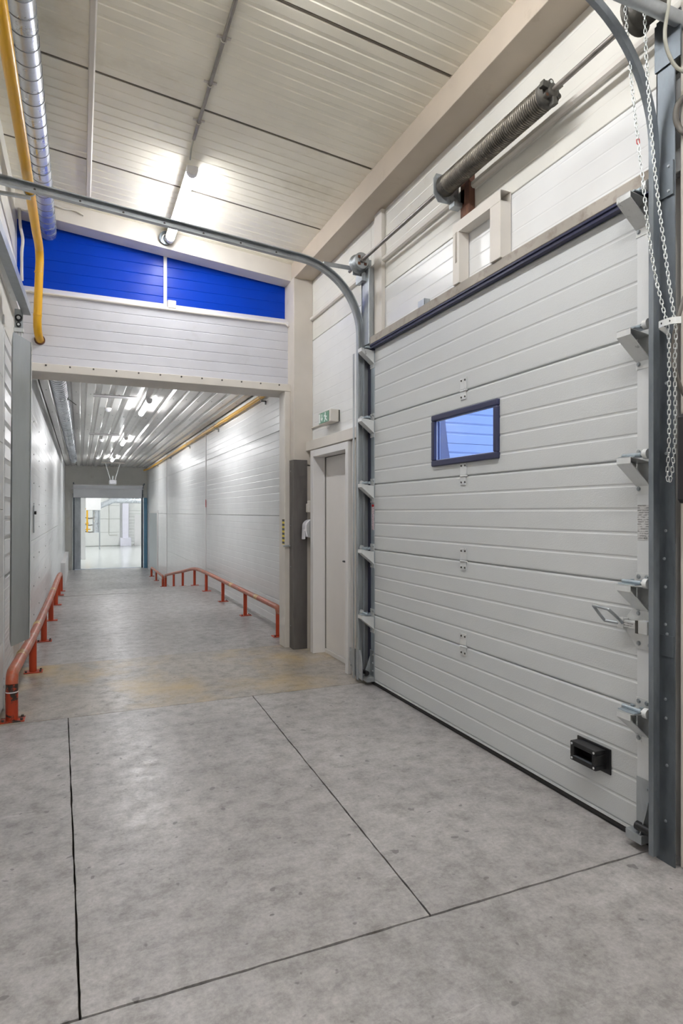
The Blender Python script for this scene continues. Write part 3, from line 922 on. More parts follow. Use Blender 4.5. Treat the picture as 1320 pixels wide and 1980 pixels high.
# support bar of the near track, along the bay's depth
rb = MB().cyl((1.60, 1.80, 3.555), (2.36, 1.80, 3.555), 0.028, 16)
rb.build('support_bar', 'zinc', tr)
B((2.292, 1.79, 3.40), (2.300, 1.915, 3.60)).build('bearing_plate', 'zinc_d', tr, 0.001)

# ------------------------------------------------------------------ torsion shaft, spring, drums
SX, SZ = 2.20, 3.635
ts = thing('torsion_shaft', 'long steel torsion shaft with a thick dark coil spring above the gate', 'torsion shaft', (SX, 3.3, SZ))
MB().cyl((SX, 1.72, SZ), (SX, 4.98, SZ), 0.0145, 14).build('shaft', 'shaft', ts)
coil = []
turns, n = 62, 16
ya, yb = 2.475, 3.40
for i in range(turns * n + 1):
    a = 2 * math.pi * i / n
    coil.append((SX + 0.058 * math.cos(a), ya + (yb - ya) * i / (turns * n), SZ + 0.058 * math.sin(a)))
MB().tube(coil, 0.0064, 7).build('coil_spring', 'spring', ts)
MB().cyl((SX, ya, SZ), (SX, yb, SZ), 0.046, 24).build('spring_core', 'iron', ts)
def lathe_y(prof, x, z, n=28):
    b = MB()
    vs, fs = [], []
    for (yy, r) in prof:
        for k in range(n):
            a = 2 * math.pi * k / n
            vs.append((x + r * math.cos(a), yy, z + r * math.sin(a)))
    for i in range(len(prof) - 1):
        for k in range(n):
            fs.append((i * n + k, i * n + (k + 1) % n, (i + 1) * n + (k + 1) % n, (i + 1) * n + k))
    b._add(vs, fs, True)
    b._add(vs[:n], [tuple(range(n))]); b._add(vs[-n:], [tuple(range(n))])
    return b
# winding plug near end
wp = lathe_y([(2.500, 0.060), (2.475, 0.066), (2.462, 0.066), (2.460, 0.060), (2.450, 0.058), (2.449, 0.046), (2.456, 0.046), (2.456, 0.036), (2.432, 0.034), (2.426, 0.03), (2.425, 0.015)], SX, SZ).build('winding_plug', 'iron', ts)
for k in range(3):
    a = math.radians(100 + 120 * k)
    c = Vector((SX + 0.044 * math.cos(a), 0, SZ + 0.044 * math.sin(a)))
    MB().cyl((c.x, 2.462, c.z), (c.x, 2.436, c.z), 0.015, 14).build('boss', 'iron', wp)
    MB().cyl((c.x, 2.4365, c.z), (c.x, 2.4355, c.z), 0.008, 12).build('bore', 'zinc_l' if k == 0 else 'rust' if k == 1 else 'black', wp)
for k in range(3):
    fn = MB()
    a = math.radians(40 + 120 * k)
    ca, sa = math.cos(a), math.sin(a)
    fn.extr([(-0.012, 0.03), (0.012, 0.03), (0.020, 0.068), (-0.016, 0.072)], (SX, 2.428, SZ), (-sa, 0, ca), (ca, 0, sa), (0, 1, 0), 0.03)
    fn.build('fin', 'iron', wp, 0.003)
# anchor plug and plate at the far end
lathe_y([(3.385, 0.060), (3.40, 0.066), (3.408, 0.062), (3.415, 0.067), (3.423, 0.062), (3.43, 0.067), (3.445, 0.060), (3.45, 0.02)], SX, SZ).build('anchor_plug', 'iron', ts)
ap = MB().extr([(-0.075, -0.05), (-0.04, -0.10), (0.12, -0.10), (0.12, 0.03), (0.06, 0.085), (-0.055, 0.085), (-0.075, 0.05)], (SX, 3.45, SZ), (1, 0, 0), (0, 0, 1), (0, 1, 0), 0.006)
ao = ap.build('anchor_plate', 'zinc', ts, 0.001)
ad = MB(); ad.box((2.315, 3.38, 3.52), (2.320, 3.46, 3.62)); ad.box((2.25, 3.40, 3.505), (2.32, 3.462, 3.535))
ad.build('anchor_foot', 'zinc', ts, 0.001)
BY = MB().cyl((0, 0, 0), (0, -0.01, 0), 0.009, 6, False).mesh('bolt', M['zinc'], (0, 0, 0))
for (dx, dz) in ((0.03, -0.08), (0.06, -0.08), (0.09, -0.07), (0.09, -0.04), (-0.04, 0.06)):
    place('bolt', BY, (SX + dx, 3.45, SZ + dz), ao)
MB().tube([(SX, 3.47, SZ), (SX, 3.485, SZ)], 0.026, 14).build('collar', 'zinc', ts)
# drums at both ends
def drum(y, sgn):
    d = lathe_y([(y - 0.045, 0.026), (y - 0.045, 0.062), (y - 0.040, 0.070), (y - 0.030, 0.062), (y - 0.02, 0.066), (y - 0.01, 0.062), (y, 0.066), (y + 0.01, 0.062), (y + 0.02, 0.066), (y + 0.03, 0.062), (y + 0.038, 0.082), (y + 0.046, 0.082), (y + 0.047, 0.03)], SX, SZ).build('cable_drum', 'zinc', ts)
    for k in range(4):
        a = math.radians(45 + 90 * k)
        MB().box((SX + 0.04 * math.cos(a) - 0.012, y - 0.052, SZ + 0.04 * math.sin(a) - 0.012), (SX + 0.04 * math.cos(a) + 0.012, y - 0.045, SZ + 0.04 * math.sin(a) + 0.012)).build('rib', 'rust', d, 0.003)
    MB().cyl((SX, y - 0.075, SZ), (SX, y - 0.045, SZ), 0.024, 14).build('hub', 'shaft', d)
drum(4.76, 1)
lathe_y([(1.83, 0.03), (1.83, 0.066)] + [q for k in range(8) for q in ((1.835 + k * 0.011, 0.066), (1.8405 + k * 0.011, 0.061))] + [(1.925, 0.066), (1.93, 0.084), (1.938, 0.084), (1.94, 0.03)], SX, SZ).build('cable_drum', 'iron', ts)
# chain wheel
lathe_y([(1.742, 0.02), (1.742, 0.060), (1.748, 0.062), (1.756, 0.048), (1.764, 0.062), (1.770, 0.060), (1.770, 0.02)], 2.15, SZ + 0.09).build('chain_wheel', 'zinc', ts)

# rusty post carrying the spring's anchor, cream steel frame below it
tag(B((2.315, 3.325, 3.405), (2.36, 3.425, 3.80)).build('anchor_post', 'rust', None, 0.003), 'short rusty brown steel post behind the coil spring', 'post')
ff = thing('support_frame', 'cream painted steel tube frame standing on the gate lintel', 'steel frame', (2.31, 3.2, 3.002))
B((2.275, 3.385, 3.002), (2.355, 3.455, 3.335)).build('upright', 'beige_l', ff, 0.003)
B((2.275, 2.955, 3.002), (2.355, 3.055, 3.335)).build('upright', 'beige_l', ff, 0.003)
tb = MB()
tb.box((2.275, 2.955, 3.400), (2.355, 3.455, 3.404)); tb.box((2.275, 2.955, 3.335), (2.355, 3.455, 3.339)); tb.box((2.275, 2.955, 3.339), (2.279, 3.455, 3.400)); tb.box((2.351, 2.955, 3.339), (2.355, 3.455, 3.400))
tb.build('crossbar', 'beige_l', ff)
B((2.2735, 3.405, 3.14), (2.2755, 3.425, 3.34)).build('tape_mark', 'lintel', ff)

# ------------------------------------------------------------------ hand chain: one object per link
ch = thing('hand_chain', 'bright zinc hand chain hanging in two strands beside the gate', 'chain', (2.1, 1.75, 1.6))
def link_mesh(mat):
    pts = []
    Ls, rr = 0.0068, 0.0052
    for i in range(7):
        a = math.pi * i / 6
        pts.append((rr * math.cos(a), 0, Ls + rr * math.sin(a)))
    for i in range(7):
        a = math.pi + math.pi * i / 6
        pts.append((rr * math.cos(a), 0, -Ls + rr * math.sin(a)))
    return MB().tube(pts, 0.0019, 6, False, True).mesh('link', mat, (0, 0, 0))
LK, LKR = link_mesh(M['chain']), link_mesh(M['red'])
CX = 2.13
def P(u, v, X=CX):
    a = (u - 660) / 1185; b = (990 - v) / 1185
    S_, C_ = math.sin(YAW), math.cos(YAW)
    t = X / (S_ + a * C_)
    return Vector((X, (C_ - a * S_) * t, 1.5 + b * t))
strA = bez([P(1203, -60), P(1207, 0), P(1216, 110), P(1226, 210), P(1233, 272), P(1242, 345), P(1252, 440), P(1266, 530), P(1280, 590), P(1291, 638), P(1293, 690), P(1293, 780), P(1293, 860), P(1290, 915), P(1293, 934)], 30)
strB = bez([P(1235, -60), P(1238, 0), P(1243, 120), P(1251, 240), P(1260, 340), P(1271, 430), P(1284, 530), P(1294, 600), P(1299, 640), P(1297, 700), P(1298, 790), P(1297, 870), P(1297, 915), P(1293, 934)], 30)
pitch = 0.0187
for si, path in enumerate((strA, strB)):
    off = Vector((0.0, 0, 0)) if si == 0 else Vector((0.02, 0, 0))
    acc, k = 0.0, 0
    for a, b in zip(path, path[1:]):
        seg = (b - a).length
        while acc <= seg:
            p_ = a + (b - a) * (acc / seg) + off * min(1, max(0, (a.z - 1.62) / 0.15))
            d_ = (b - a).normalized()
            q = Vector((0, 0, -1)).rotation_difference(d_).to_matrix()
            tw = Matrix.Rotation(math.radians(50 if k % 2 else 140) + random.uniform(-.15, .15), 3, 'Z')
            red = si == 0 and abs(p_.z - P(1233, 272).z) < pitch * 0.55
            o = place('link', LKR if red else LK, p_, ch, rot=(q @ tw).to_euler())
            k += 1
            acc += pitch
        acc -= seg
# perforated strap that holds the chain
cp = thing('chain_clip', 'perforated zinc strap clip holding the hand chain to the steel upright', 'clip', (2.2, 1.78, 2.24))
c0 = P(1276, 637, 2.27); 
b = MB()
pth = [(2.298, 1.850, 2.255), (2.21, 1.800, 2.250), (2.135, 1.762, 2.246), (2.112, 1.735, 2.244), (2.112, 1.690, 2.244), (2.14, 1.668, 2.245)]
b.sweep(bez(pth, 6), [(-0.0012, -0.013), (0.0012, -0.013), (0.0012, 0.013), (-0.0012, 0.013)], (0, 0, 1))
so = b.build('strap', 'zinc_l', cp)
DK = MB().cyl((0, 0, 0), (-0.0025, 0, 0), 0.0042, 10).mesh('hole', M['black'], (0, 0, 0))
for yy in (1.730, 1.712, 1.695):
    place('hole', DK, (2.1115, yy, 2.244), so)

# ------------------------------------------------------------------ lamps
def lamp(x, y0, y1, zt, label, group, slope=0.0, w=0.085, mat='lamp', drop=0.0):
    """slim batten lamp along y hung under zt: housing, end caps, glowing diffuser"""
    t = thing('ceiling_lamp', label, 'lamp', (x, (y0 + y1) / 2, zt - 0.075 - drop), group)
    z = zt - drop
    hb = MB().extr([(-w / 2, 0), (w / 2, 0), (w / 2, -0.022), (-w / 2, -0.022)], (x, y0 + 0.03, z), (1, 0, 0), (0, 0, 1), (0, 1, 0), y1 - y0 - 0.06)
    hb.build('housing', 'lampbody', t, 0.003)
    if drop:
        for ya in (y0 + 0.3, y1 - 0.3):
            B((x - 0.015, ya - 0.02, z), (x + 0.015, ya + 0.02, zt + 0.015)).build('mount', 'lampbody', t)
    prof = [(w / 2 * math.cos(math.radians(a)), -0.0225 - 0.048 * math.sin(math.radians(a))) for a in range(0, 181, 30)]
    MB().extr(prof, (x, y0 + 0.06, z), (1, 0, 0), (0, 0, 1), (0, 1, 0), y1 - y0 - 0.12).build('diffuser', mat, t)
    cprof = [(w / 2 * 1.05, 0)] + [(w / 2 * 1.05 * math.cos(math.radians(a)), -0.027 - 0.050 * math.sin(math.radians(a))) for a in range(0, 181, 20)] + [(-w / 2 * 1.05, 0)]
    for ya in (y0, y1 - 0.06):
        MB().extr(cprof, (x, ya, z), (1, 0, 0), (0, 0, 1), (0, 1, 0), 0.06).build('end_cap', 'lampbody', t, 0.004)
    return t
L1 = lamp(0.835, 5.02, 6.40, zc(0.835) - 0.02, 'glowing batten lamp on the sloped ceiling beyond the crossing gate track', 'batten lamps under the sloped ceiling', drop=0.05, mat='lamp_b')
for ya_, lab in ((1.75, 'unseen batten lamp on the sloped ceiling just above the viewer'), (0.0, 'unseen batten lamp on the sloped ceiling right behind the viewer'), (-1.75, 'unseen batten lamp on the sloped ceiling two lamps behind the viewer'), (-3.5, 'unseen batten lamp on the sloped ceiling nearest the back wall')):  # unseen lamps: the conduit implies some, extra ones added to even the light
    lamp(0.795, ya_, ya_ + 1.4, zc(0.795) - 0.004, lab, 'batten lamps under the sloped ceiling')
lamp(0.96, 9.65, 11.05, 3.245, 'first glowing batten lamp in the corridor, seen just below the portal header', 'batten lamps along the corridor', mat='lamp_c', drop=0.03)
lamp(0.96, 14.8, 16.2, 3.245, 'second batten lamp along the corridor ceiling', 'batten lamps along the corridor', mat='lamp_c', drop=0.03)
lamp(0.96, 20.1, 21.5, 3.245, 'farthest batten lamp on the corridor ceiling, above the door opener', 'batten lamps along the corridor', mat='lamp_c', drop=0.03)

# conduit along the ceiling to the lamp, with saddle clips
cd = thing('cable_conduit', 'grey cable conduit clipped to the sloped ceiling leading to the lamp', 'conduit', (0.795, 3, zc(0.795) - 0.03))
zq = zc(0.795) - 0.021
MB().tube([(0.795, 3.17, zq), (0.796, 4.0, zq), (0.797, 4.75, zq)], 0.0125, 10).build('pipe', 'shaft', cd)
MB().tube(bez([(0.797, 4.75, zq), (0.80, 4.88, zq - 0.006), (0.815, 5.02, zq - 0.010)], 6), 0.006, 8).build('cable', 'cable_l', cd)
for yy in (3.30, 3.68, 4.10, 4.53):
    b = MB()
    b.tube([(0.796 + 0.017 * math.cos(math.radians(a)), yy, zq + 0.017 * math.sin(math.radians(a))) for a in range(170, 371, 20)], 0.004, 6)
    b.box((0.755, yy - 0.009, zq + 0.010), (0.84, yy + 0.009, zq + 0.0175))
    b.build('clip', 'beige_l', cd)
# cable entry pot in the beam at the lamp's far end
ce = thing('cable_entry', 'round cable entry pot with loose white wires in the cream beam', 'cable entry', (0.80, 6.44, 4.22))
MB().tube([(0.80, 6.452, 4.285), (0.80, 6.41, 4.280)], 0.066, 22).build('pot', 'zinc_d', ce)
for dx in (-0.03, -0.005, 0.02, 0.035):
    MB().tube(bez([(0.815 + dx * 0.3, 6.395, 4.315), (0.80 + dx, 6.385, 4.285), (0.795 + dx * 1.4, 6.405, 4.245)], 5), 0.0055, 6).build('wire', 'white', ce)

# ------------------------------------------------------------------ ducts
def duct(p0, p1, r, label, pitch_, open_end=False):
    p0, p1 = Vector(p0), Vector(p1)
    t = thing('spiral_duct', label, 'duct', (p0 + p1) / 2 - Vector((0, 0, r)))
    MB().tube([p0, p1], r, 32).build('tube', 'duct', t)
    L = (p1 - p0).length
    d_ = (p1 - p0).normalized()
    n = int(L / pitch_)
    u_ = d_.cross(Vector((0, 0, 1))).normalized(); w_ = u_.cross(d_)
    pts = []
    for k in range(32):
        a = 2 * math.pi * k / 32
        pts.append((u_ * math.cos(a) + w_ * math.sin(a)) * (r + 0.0005) + d_ * (pitch_ * (k / 32.0 - 0.5) * 0.35))
    me = MB().tube(pts, 0.0032, 6, False, True).mesh('seam', M['seam'], (0, 0, 0))
    for i in range(n):
        place('seam', me, p0 + d_ * pitch_ * (i + 0.5), t)
    return t
duct((-0.315, -4.15, 4.24), (-0.29, 6.668, 4.245), 0.077, 'silver spiral air duct running below the ceiling into the blue wall', 0.128)
cdk = duct((-0.255, 6.87, 3.10), (-0.19, 20.6, 3.10), 0.094, 'silver spiral duct along the corridor ceiling beside the plain wall', 0.13)
dv = MB(); dv.box((-0.17, 9.2, 3.05), (-0.15, 9.32, 3.11)); dv.build('damper_plate', 'iron', cdk)
MB().tube([(-0.15, 9.26, 3.06), (-0.05, 9.30, 2.99)], 0.006, 6).build('damper_lever', 'iron', cdk)

# ------------------------------------------------------------------ yellow pipes
yp = thing('gas_pipe', 'thick yellow pipe dropping in front of the blue panels into the silver wall', 'pipe', (-0.35, 6.3, 3.15))
pts = [(-0.372, -4.15, 3.97), (-0.350, 5.95, 3.93), (-0.346, 6.12, 3.925)] + [(-0.345, yy, z) for _, yy, z in arc((6.20, 3.80), 0.115, 80, 8, 8, 'yz')]
pts += [(-0.352, 6.325, 3.65), (-0.362, 6.345, 3.38), (-0.366, 6.35, 3.29), (-0.366, 6.365, 3.225), (-0.363, 6.40, 3.18), (-0.360, 6.45, 3.158), (-0.355, 6.56, 3.152)]
MB().tube(pts, 0.036, 18).build('tube', 'yellow', yp)
for z in (3.72, 3.33):
    yy = 6.32 if z > 3.5 else 6.3475
    MB().tube([(-0.3515 if z > 3.5 else -0.3645, yy, z - 0.006), (-0.3515 if z > 3.5 else -0.3645, yy, z + 0.006)], 0.0385, 18).build('weld_ring', 'yellow', yp)
MB().tube([(-0.357, 6.552, 3.152), (-0.357, 6.535, 3.152)], 0.048, 20).build('wall_sleeve', 'rust', yp)
pc = thing('pipe_bracket', 'steel bracket arm with a ring clamp around the yellow pipe', 'bracket', (-0.45, 5.2, 3.86))
b = MB(); b.box((-0.62, 5.18, 3.868), (-0.345, 5.21, 3.890)); b.build('arm', 'zinc', pc, 0.002)
MB().tube([(-0.352 + 0.040 * math.cos(math.radians(a)), 5.195, 3.933 + 0.040 * math.sin(math.radians(a))) for a in range(160, 381, 15)], 0.005, 6).build('ring_clamp', 'zinc', pc)
# corridor pipe
yc = thing('gas_pipe', 'slim yellow pipe along the corridor wall just under the ceiling', 'pipe', (2.34, 15, 3.0))
MB().tube([(2.36, 6.9, 3.13), (2.35, 15, 3.12), (2.33, 22.8, 3.10), (2.30, 23.5, 3.08), (2.20, 24.0, 3.06)], 0.032, 14).build('tube', 'yellow', yc)
for yy in (8.4, 11.6, 14.9, 18.2, 21.4):
    c = MB(); c.box((2.345, yy - 0.012, 3.055), (2.42, yy + 0.012, 3.075)); c.box((2.40, yy - 0.012, 3.02), (2.42, yy + 0.012, 3.075))
    c.tube([(2.352 + 0.037 * math.cos(math.radians(a)), yy, 3.124 + 0.037 * math.sin(math.radians(a))) for a in range(0, 361, 20)], 0.004, 6)
    c.build('clamp', 'zinc', yc)

# ------------------------------------------------------------------ orange guard rails
def rail(name_label, xs_, posts, h, r=0.04, group='orange guard rails', bands=(), chip_first=False):
    """posts [(y, floor z)]; the pipe follows the floor; both ends bent down into the end posts"""
    y0, z0 = posts[0]; y1, z1 = posts[-1]
    def x_(yy):
        ks = [p[0] for p in posts]
        if len(xs_) != len(posts):
            return xs_[0]
        for (ka, xa), (kb, xb) in zip(zip(ks, xs_), zip(ks[1:], xs_[1:])):
            if yy <= kb:
                return xa + (xb - xa) * (yy - ka) / (kb - ka)
        return xs_[-1]
    t = thing('guard_rail', name_label, 'guard rail', (x_((y0 + y1) / 2), (y0 + y1) / 2, min(z for _, z in posts)), group)
    R = 0.075
    pts = [(x_(y0), y0, z0 + h - R)] + [(x_(yy), yy, z) for _, yy, z in arc((y0 + R, z0 + h - R), R, 180, 90, 6, 'yz')][1:]
    mid = [(x_(yy), yy, z + h) for yy, z in posts[1:-1]]
    end = [(x_(y1), yy, z) for _, yy, z in arc((y1 - R, z1 + h - R), R, 90, 0, 6, 'yz')]
    if mid:
        smooth = bez([pts[-1]] + mid + [end[0]], 5)
    else:
        smooth = [Vector(pts[-1]), Vector(end[0])]
    MB().tube(pts[:-1] + smooth + end[1:] + [(x_(y1), y1, z1 + h - R)][:0], r, 16).build('top_pipe', 'orange_w', t)
    for i, (yy, z) in enumerate(posts):
        xx = x_(yy)
        last = i in (0, len(posts) - 1)
        top = z + h - (R if last else 0.01)
        po = MB().cyl((xx, yy, z + 0.006), (xx, yy, top), r if last else r * 0.8, 16).build('post', 'chip' if (chip_first and i == 0) else 'orange', t)
        pb = B((xx - 0.075, yy - 0.06, z), (xx + 0.085, yy + 0.06, z + 0.008)).build('base_plate', 'chip' if (chip_first and i == 0) else 'orange', t, 0.002)
        if i < 3:
            for dx, dy in ((0.065, 0.04), (0.065, -0.04), (-0.055, -0.04)):
                place('anchor_bolt', AB, (xx + dx, yy + dy, z + 0.008), pb)
    for yy in bands:
        z = posts[0][1] + h
        for k in range(3):
            MB().tube([(x_(yy), yy + k * 0.055, z), (x_(yy), yy + k * 0.055 + 0.03, z)], r + 0.0012, 16).build('tape_band', 'tape_y', t)
    return t
AB = MB().cyl((0, 0, 0), (0, 0, 0.014), 0.009, 6, False).mesh('anchor_bolt', M['iron'], (0, 0, 0))
lr = rail('long worn orange guard rail with a chipped first post beside the cover sheet', (-0.452, -0.408, -0.388, -0.372, -0.362, -0.356, -0.352), [(4.985, 0), (6.42, 0), (7.9, 0), (9.36, 0), (10.9, 0), (12.15, 0), (13.1, -0.04)], 0.338, 0.041, bands=(5.5, 6.9, 9.9), chip_first=True)
MB().tube([(-0.452, 4.985, 0.205), (-0.452, 4.985, 0.212)], 0.0425, 16).build('weld_ring', 'white', lr)
rail('orange guard rail that follows the ramp down beside the corridor pipe wall', (2.20, 2.20), [(7.10, 0), (8.72, 0), (10.23, 0), (11.7, 0), (13.0, -0.035), (14.6, -0.23), (16.1, -0.41), (17.75, -0.61)], 0.345, 0.034, bands=(8.0, 9.5))
rail('short far orange guard rail at the foot of the ramp', (2.22, 2.22), [(18.5, -0.68), (20.2, -0.68), (21.6, -0.68)], 0.30, 0.034)

# ------------------------------------------------------------------ exit sign, dispenser, boxes
es = thing('exit_sign', 'small green and white emergency exit sign above the service door', 'exit sign', (2.33, 5.72, 2.39))
B((2.262, 5.575, 2.392), (2.348, 5.90, 2.515)).build('housing', 'beige_l', es, 0.006)
B((2.348, 5.58, 2.40), (2.36, 5.89, 2.51)).build('back_plate', 'iron', es)
B((2.258, 5.625, 2.402), (2.2625, 5.895, 2.507)).build('green_panel', 'green', es, 0.001)
X_ = 2.258
def sg(name, poly):
    MB().extr(poly, (X_ - 0.0018, 0, 0), (0, 1, 0), (0, 0, 1), (1, 0, 0), 0.0018).build(name, 'exitwhite', es)
sg('door_symbol', [(5.847, 2.408), (5.888, 2.408), (5.888, 2.500), (5.847, 2.500)])
sg('arrow_symbol', [(5.795, 2.492), (5.815, 2.492), (5.815, 2.452), (5.832, 2.452), (5.805, 2.415), (5.778, 2.452), (5.795, 2.452)])
sg('figure_head', [(5.712 + 0.012 * math.cos(math.radians(a)), 2.490 + 0.010 * math.sin(math.radians(a))) for a in range(0, 360, 36)])
sg('figure_body', [(5.735, 2.477), (5.705, 2.480), (5.690, 2.455), (5.672, 2.462), (5.668, 2.455), (5.692, 2.443), (5.700, 2.452), (5.696, 2.438), (5.672, 2.425), (5.660, 2.410), (5.670, 2.408), (5.682, 2.420), (5.712, 2.432), (5.722, 2.412), (5.745, 2.410), (5.745, 2.416), (5.730, 2.420), (5.722, 2.445), (5.724, 2.464), (5.745, 2.456), (5.750, 2.462)])
tk2 = MB(); tk2.tube([(2.352, 5.90, 2.425), (2.352, 6.34, 2.425)], 0.010, 8)
tag(tk2.build('cable_run', 'beige_l'), 'thin cream cable run from the exit sign to the column', 'cable')

dp = thing('soap_dispenser', 'white wall dispenser hanging between the column and the service door', 'dispenser', (2.30, 6.25, 1.22))
prof = [(0, 1.225), (-0.085, 1.225), (-0.118, 1.235), (-0.132, 1.30)] + [(-0.132 + 0.085 - 0.085 * math.cos(math.radians(a)), 1.345 + 0.075 * math.sin(math.radians(a))) for a in range(0, 91, 15)] + [(0, 1.425)]
MB().extr(prof, (2.352, 6.205, 0), (1, 0, 0), (0, 0, 1), (0, 1, 0), 0.105).build('body', 'plastic', dp, 0.008)
MB().extr([(-0.120, 1.21), (-0.142, 1.205), (-0.138, 1.31), (-0.130, 1.31)], (2.352, 6.225, 0), (1, 0, 0), (0, 0, 1), (0, 1, 0), 0.065).build('push_lever', 'plastic', dp, 0.003)
MB().extr([(p * 0.86 - 0.0, z) for p, z in prof], (2.352, 6.2045, 0.0), (1, 0, 0), (0, 0, 1), (0, -1, 0), 0.006).build('side_panel', 'plastic_d', dp)
sw = thing('wall_switch', 'small cream switch box above the white dispenser', 'switch', (2.34, 6.27, 1.49))
B((2.262, 6.215, 1.495), (2.355, 6.30, 1.592)).build('housing', 'beige_l', sw, 0.008)
B((2.272, 6.235, 1.592), (2.345, 6.28, 1.622)).build('cable_gland', 'beige_l', sw, 0.006)
tag(B((2.355, 6.19, 1.72), (2.3585, 6.205, 1.90)).build('sticker', 'sticker_r'), 'narrow pinkish sticker on the wall beside the door frame', 'sticker')

# black control box and cables on the pier
kb = thing('control_box', 'dark plastic control box on the pier beside the hand chain', 'control box', (2.3, 1.68, 1.53))
B((2.22, 1.52, 1.535), (2.36, 1.745, 1.895)).build('housing', 'blackbox', kb, 0.008)
B((2.208, 1.525, 1.545), (2.22, 1.74, 1.885)).build('lid', 'blackbox', kb, 0.006)
def cable(pts, r, mat, label):
    return tag(MB().tube(bez(pts, 8), r, 8).build('cable', mat), label, 'cable', 'cables beside the gate')
Q = lambda u, v, X: tuple(P(u, v, X))
cable([Q(1296, -40, 2.2), Q(1292, 10, 2.2), Q(1285, 60, 2.2), Q(1289, 95, 2.21), Q(1303, 125, 2.24), Q(1320, 138, 2.27), Q(1345, 150, 2.32)], 0.0075, 'cable_l', 'pale grey cable curving down from the support bar')
cable([Q(1345, 175, 2.34), Q(1320, 190, 2.32), Q(1309, 205, 2.30), Q(1306, 228, 2.30), Q(1312, 246, 2.31), Q(1325, 258, 2.32), Q(1350, 262, 2.35)], 0.012, 'cable_d', 'dark coiled cable loop on the pier')
cable([Q(1345, 520, 2.30), Q(1322, 578, 2.25), Q(1308, 625, 2.22), Q(1301, 670, 2.22), Q(1304, 715, 2.23), Q(1318, 755, 2.27), Q(1340, 790, 2.33)], 0.0085, 'cable_d', 'dark grey cable bulging out past the perforated strap')

# ------------------------------------------------------------------ left side: cover sheet, other gate's track and roller
gc = thing('cover_sheet', 'tall folded galvanized cover sheet beside the left guard rail', 'cover sheet', (-0.44, 5.45, 0.48))
MB().extr([(-0.487, 5.30), (-0.380, 5.58), (-0.392, 5.60), (-0.525, 5.60)], (0, 0, 0.47), (1, 0, 0), (0, 1, 0), (0.006, 0.0, 1), 2.41).build('sheet', 'plate', gc, 0.002)
MB().extr([(-0.3795, 5.572), (-0.374, 5.575), (-0.380, 5.606), (-0.387, 5.606)], (0, 0, 0.48), (1, 0, 0), (0, 1, 0), (0.006, 0.0, 1), 2.40).build('folded_edge', 'zinc_l', gc)
t3 = thing('door_track', 'short galvanized channel of the other gate above the cover sheet', 'door track', (-0.42, 4.6, 3.05), 'gate tracks')
MB().sweep([(-0.47, 3.2, 3.12), (-0.425, 4.5, 3.115), (-0.392, 5.48, 3.10)], [(-0.03, -0.03), (0.03, -0.03), (0.03, 0.035), (0.026, 0.035), (0.026, -0.026), (-0.026, -0.026), (-0.026, 0.035), (-0.03, 0.035)], (0, 0, 1)).build('channel', 'zinc', t3)
B((-0.50, 3.2, 3.16), (-0.44, 5.44, 3.21)).build('flange', 'zinc_l', t3, 0.002)
rc = thing('roller_carriage', 'roller carriage with two black wheels at the end of the channel', 'roller carriage', (-0.44, 5.45, 2.92))
B((-0.475, 5.44, 2.94), (-0.415, 5.455, 3.10)).build('plate', 'zinc', rc, 0.002)
for z, r_ in ((3.025, 0.026), (2.972, 0.018)):
    w_ = MB().cyl((-0.445, 5.44, z), (-0.445, 5.415, z), r_, 20).build('wheel', 'black', rc)
    MB().cyl((-0.445, 5.4155, z), (-0.445, 5.411, z), r_ * 0.5, 14).build('hub', 'zinc_l', w_)
B((-0.48, 5.415, 2.915), (-0.41, 5.46, 2.945)).build('foot', 'zinc_l', rc, 0.002)
for k, x in enumerate((-0.468, -0.445, -0.425)):
    MB().cyl((x, 5.44, 2.884), (x, 5.44, 2.92), 0.006, 8).build('rod', 'zinc_l', rc)
B((-0.56, 3.0, 3.30), (-0.50, 6.40, 3.62)).build('trim_10', 'white', None, 0.004, kind='structure')
cable([(-0.52, 6.40, 4.32), (-0.515, 6.45, 4.18), (-0.50, 6.52, 4.08), (-0.51, 6.54, 3.95), (-0.51, 6.55, 3.70)], 0.014, 'beige_l', 'thick cream cable in the corner left of the yellow pipe')
cable([(-0.23, 6.43, 4.42), (-0.15, 6.43, 4.40), (-0.05, 6.432, 4.405), (0.03, 6.435, 4.37)], 0.010, 'beige_l', 'cream cable looping along the top of the cream beam')

# ------------------------------------------------------------------ corridor details
for (xx, yy) in ((0.43, 11.0), (0.47, 15.8), (0.50, 21.0)):
    t = thing('smoke_detector', {11.0: 'round white smoke detector, the one nearest the portal', 15.8: 'round white smoke detector halfway along the corridor ceiling', 21.0: 'farthest round white smoke detector on the corridor ceiling'}[yy], 'smoke detector', (xx, yy, 3.17), 'smoke detectors')
    MB().tube([(xx, yy, 3.245), (xx, yy, 3.225)], 0.055, 20).build('base', 'white', t)
    MB().tube([(xx, yy, 3.225), (xx, yy, 3.20), (xx, yy, 3.185)], [0.048, 0.042, 0.022], 20).build('head', 'plastic', t)
for yy, lab in ((9.75, 'cream cross bar on the corridor ceiling before the smoke detector'), (14.6, 'farther cream cross bar on the corridor ceiling')):
    b = MB(); b.box((0.18, yy, 3.232), (0.82, yy + 0.14, 3.245)); b.box((0.18, yy + 0.136, 3.222), (0.82, yy + 0.14, 3.245))
    tag(b.build('cross_bar', 'white'), lab, 'bar', 'ceiling cross bars')
ph = thing('pull_handle', 'recessed vertical pull handle on the corridor wall beside the cover sheet', 'handle', (-0.51, 8.25, 1.28))
B((-0.518, 8.19, 1.25), (-0.508, 8.29, 1.58)).build('plate', 'zinc', ph, 0.002)
B((-0.508, 8.22, 1.47), (-0.485, 8.27, 1.51)).build('knob', 'black', ph, 0.004)
